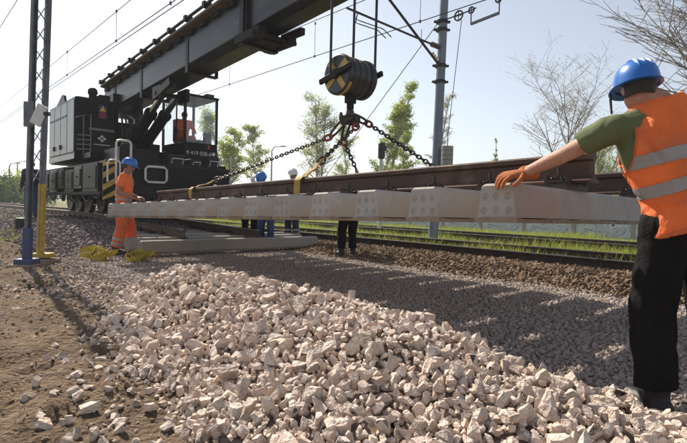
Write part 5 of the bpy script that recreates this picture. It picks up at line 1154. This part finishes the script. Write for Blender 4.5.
# ---- orange worker at the far end of the panel
p = G(123, 250, .1); p.z = gz(p); rz = R(-78); re_ = panelpt(.94, RE - .02, RZ + .17 * RHS)
iv = (Matrix.Translation(p) @ Matrix.Rotation(rz, 4, 'Z')).inverted(); wl_ = iv @ (re_ + Vector((-.02, 0, .03)))
wl_ = Vector((min(max(wl_.x, -.3), .3), min(max(wl_.y, .25), .42), min(max(wl_.z, .95), 1.2)))
person('person', 'worker all in orange with blue helmet standing at the panel end', p, rz, stance(neck=(0, .045, 1.50), head=(0, .085, 1.63), chest=(0, .02, 1.29), shoulder=(0, .035, 1.42), hf=(.05, 1, -.25), sh_l=(-.185, .035, 1.43), sh_r=(.185, .035, 1.43), el_l=(-.25, -.02, 1.16), el_r=(.26, -.04, 1.15), wr_l=(-.17, .21, 1.06), wr_r=(.17, .20, 1.04), hand_l=(.3, 1, -.1), hand_r=(-.3, 1, -.1), curl_l=.6, curl_r=.6, bulk=1.16, an_l=(-.13, .14, .09), to_l=(-.14, .30, .04), kn_l=(-.12, .10, .50), an_r=(.13, -.10, .09), to_r=(.15, .06, .04), kn_r=(.12, .0, .50)),
       dict(skin='skin_tan', trousers='hivis_dirty', shirt='hivis', sleeve=.7, helmet='helmet_blue', ease=.034, leg_bands=True, shirt_bands=(.15, .40)), vox=.015)
# ---- workers beyond the panel
p = P(266, 243, 11.0); p.z = gz(p) + .02
person('person', 'worker in navy jacket, blue jeans and blue helmet bending over the rail', p, R(165), stance(pelvis=(0, -.05, .96), waist=(0, -.02, 1.10), chest=(0, .09, 1.27), shoulder=(0, .16, 1.38), neck=(0, .22, 1.45), head=(0, .31, 1.54), hf=(0, .8, -.6), sh_l=(-.19, .17, 1.39), sh_r=(.19, .17, 1.39), el_l=(-.27, .32, 1.16), el_r=(.27, .32, 1.16), wr_l=(-.2, .5, 1.06), wr_r=(.2, .5, 1.06), hip_l=(-.095, -.05, .92), hip_r=(.095, -.05, .92)), dict(skin='skin_tan', trousers='denim', shirt='navy', sleeve=1.5, helmet='helmet_blue', ease=.018), 'workers beyond the panel')
p = P(292, 239, 12.0); p.z = gz(p) + .0
person('person', 'worker with white helmet and dark trousers with two pale leg bands', p, R(150), stance(hf=(.1, 1, -.15), el_l=(-.26, .1, 1.17), wr_l=(-.1, .28, 1.06), el_r=(.26, .1, 1.17), wr_r=(.1, .28, 1.06)), dict(skin='skin_tan', trousers='navy', shirt='navy', sleeve=1.5, helmet='helmet_white', leg_bands=True, ease=.022), 'workers beyond the panel')
p = P(249, 241, 11.6); p.z = gz(p) + .02
person('person', 'stooping worker with white helmet and orange shirt near the dark jacketed one', p, R(-150), stance(pelvis=(0, -.1, .93), waist=(0, -.04, 1.07), chest=(0, .1, 1.22), shoulder=(0, .19, 1.31), neck=(0, .25, 1.37), head=(0, .35, 1.44), hf=(0, .8, -.6), sh_l=(-.19, .2, 1.32), sh_r=(.19, .2, 1.32), el_l=(-.26, .36, 1.10), el_r=(.26, .36, 1.10), wr_l=(-.2, .52, 1.0), wr_r=(.2, .52, 1.0), hip_l=(-.095, -.1, .90), hip_r=(.095, -.1, .90)), dict(skin='skin_tan', trousers='trouser_black', shirt='hivis_dirty', sleeve=1.5, helmet='helmet_white', ease=.02), 'workers beyond the panel')
p = G(347, 255, .05); p.z = gz(p) + .01
person('person', 'worker in black hidden behind the panel except his legs', p, R(20), stance(pelvis=(0, -.1, .93), waist=(0, -.02, 1.05), chest=(0, .14, 1.16), shoulder=(0, .25, 1.22), neck=(0, .31, 1.26), head=(0, .42, 1.30), hf=(0, .7, -.7), sh_l=(-.19, .26, 1.22), sh_r=(.19, .26, 1.22), el_l=(-.24, .36, .98), el_r=(.24, .36, .98), wr_l=(-.18, .5, .82), wr_r=(.18, .5, .82), hip_l=(-.095, -.1, .90), hip_r=(.095, -.1, .90)), dict(skin='skin_tan', trousers='trouser_black', shirt='navy', sleeve=1.5, ease=.026), 'workers beyond the panel')
p = P(31.5, 205, 14.5); p.z = gz(p)
person('person', 'person in navy jacket and blue jeans behind the lattice mast', p, R(60), stance(), dict(skin='skin_tan', trousers='denim', shirt='navy', sleeve=1.5, ease=.018))
# ---- crane driver seated in the cab (crane frame turned into world)
CM = Matrix.Translation(crane.location) @ Matrix.Rotation(TH, 4, 'Z'); sp_ = CM @ Vector((kx0 + .40, ky0 + .92, cz(kw) + .10))
person('person', 'crane driver in orange jacket seated inside the glazed cab', sp_ + Vector((0, 0, -.46)), TH + math.pi, stance(pelvis=(0, -.02, .56), waist=(0, -.03, .70), chest=(0, .0, .89), shoulder=(0, .01, 1.02), neck=(0, .02, 1.09), head=(0, .05, 1.215), hf=(.1, 1, -.3), sh_l=(-.19, .01, 1.03), sh_r=(.19, .01, 1.03), el_l=(-.24, .14, .80), el_r=(.24, .14, .80), wr_l=(-.16, .36, .74), wr_r=(.16, .36, .74), hip_l=(-.095, 0, .54), hip_r=(.095, 0, .54), kn_l=(-.12, .36, .56), kn_r=(.12, .36, .56), an_l=(-.12, .46, .25), an_r=(.12, .46, .25), to_l=(-.13, .56, .22), to_r=(.13, .56, .22)), dict(skin='skin_tan', trousers='hivis_dirty', shirt='hivis', sleeve=1.5, ease=.015))
# ------------------------------------------------------------------ crumpled yellow slings by the orange worker
for (px, py, wd, seed, txt) in ((100, 256, .36, 3, 'long crumpled heap of yellow webbing sling near the orange trousers'), (141, 257, .24, 4, 'smaller yellow webbing sling crumpled by the concrete sleeper')):
    rr = random.Random(seed); c_ = G(px, py, .08); c_.z = gz(c_); root = empty('webbing_sling', c_, 0, txt, 'sling', 'yellow slings on the ground')
    for k in range(4 if wd > .3 else 3):
        m = MB(); rings = []; n = 40; ph = rr.uniform(0, 6); cx = rr.uniform(-wd * .6, wd * .6); sgn_ = rr.choice((-1, 1))
        for i in range(n):
            a = ph + i / n * 6.28 * 1.4 * sgn_; r_ = wd * (.42 + .3 * math.sin(a * 1.7 + k)); q = Vector((cx + r_ * math.cos(a), .12 * math.sin(a) + .08 * math.sin(a * 2.3 + k), .05 + .05 * math.sin(a * 2.1 + k) + .03 * k)); up_ = Vector((rr.uniform(-.1, .1) + .4 * math.cos(a), .3 * math.sin(a), 1)).normalized() * .042; t_ = Vector((math.sin(a), -math.cos(a), 0)) * .004
            z_ = max(q.z, .045); q.z = z_; rings.append([q - up_ - t_, q - up_ + t_, q + up_ + t_, q + up_ - t_])
        m.loft(rings); m.build('webbing_loop', 'webbing_yellow', root)

bpy.data.scenes.remove(TMPS)

# ------------------------------------------------------------------ spring haze: pale air round everything
m = MB(); m.b2((-170, -30, -3), (220, 330, 16)); hz_ = m.build('haze', 'sky_air' if 'sky_air' in M else 'wire'); hz_['kind'] = 'stuff'
hm_ = bpy.data.materials.new('haze_air'); hm_.use_nodes = True; t = hm_.node_tree; t.nodes.clear(); pv = t.nodes.new('ShaderNodeVolumePrincipled'); pv.inputs['Color'].default_value = (.93, .95, 1, 1); pv.inputs['Density'].default_value = .0011; pv.inputs['Anisotropy'].default_value = .2
ou = t.nodes.new('ShaderNodeOutputMaterial'); t.links.new(pv.outputs[0], ou.inputs['Volume']); hz_.data.materials.clear(); hz_.data.materials.append(hm_)
tag(hz_, 'pale spring haze filling the air over the tracks', 'haze', kind='stuff')
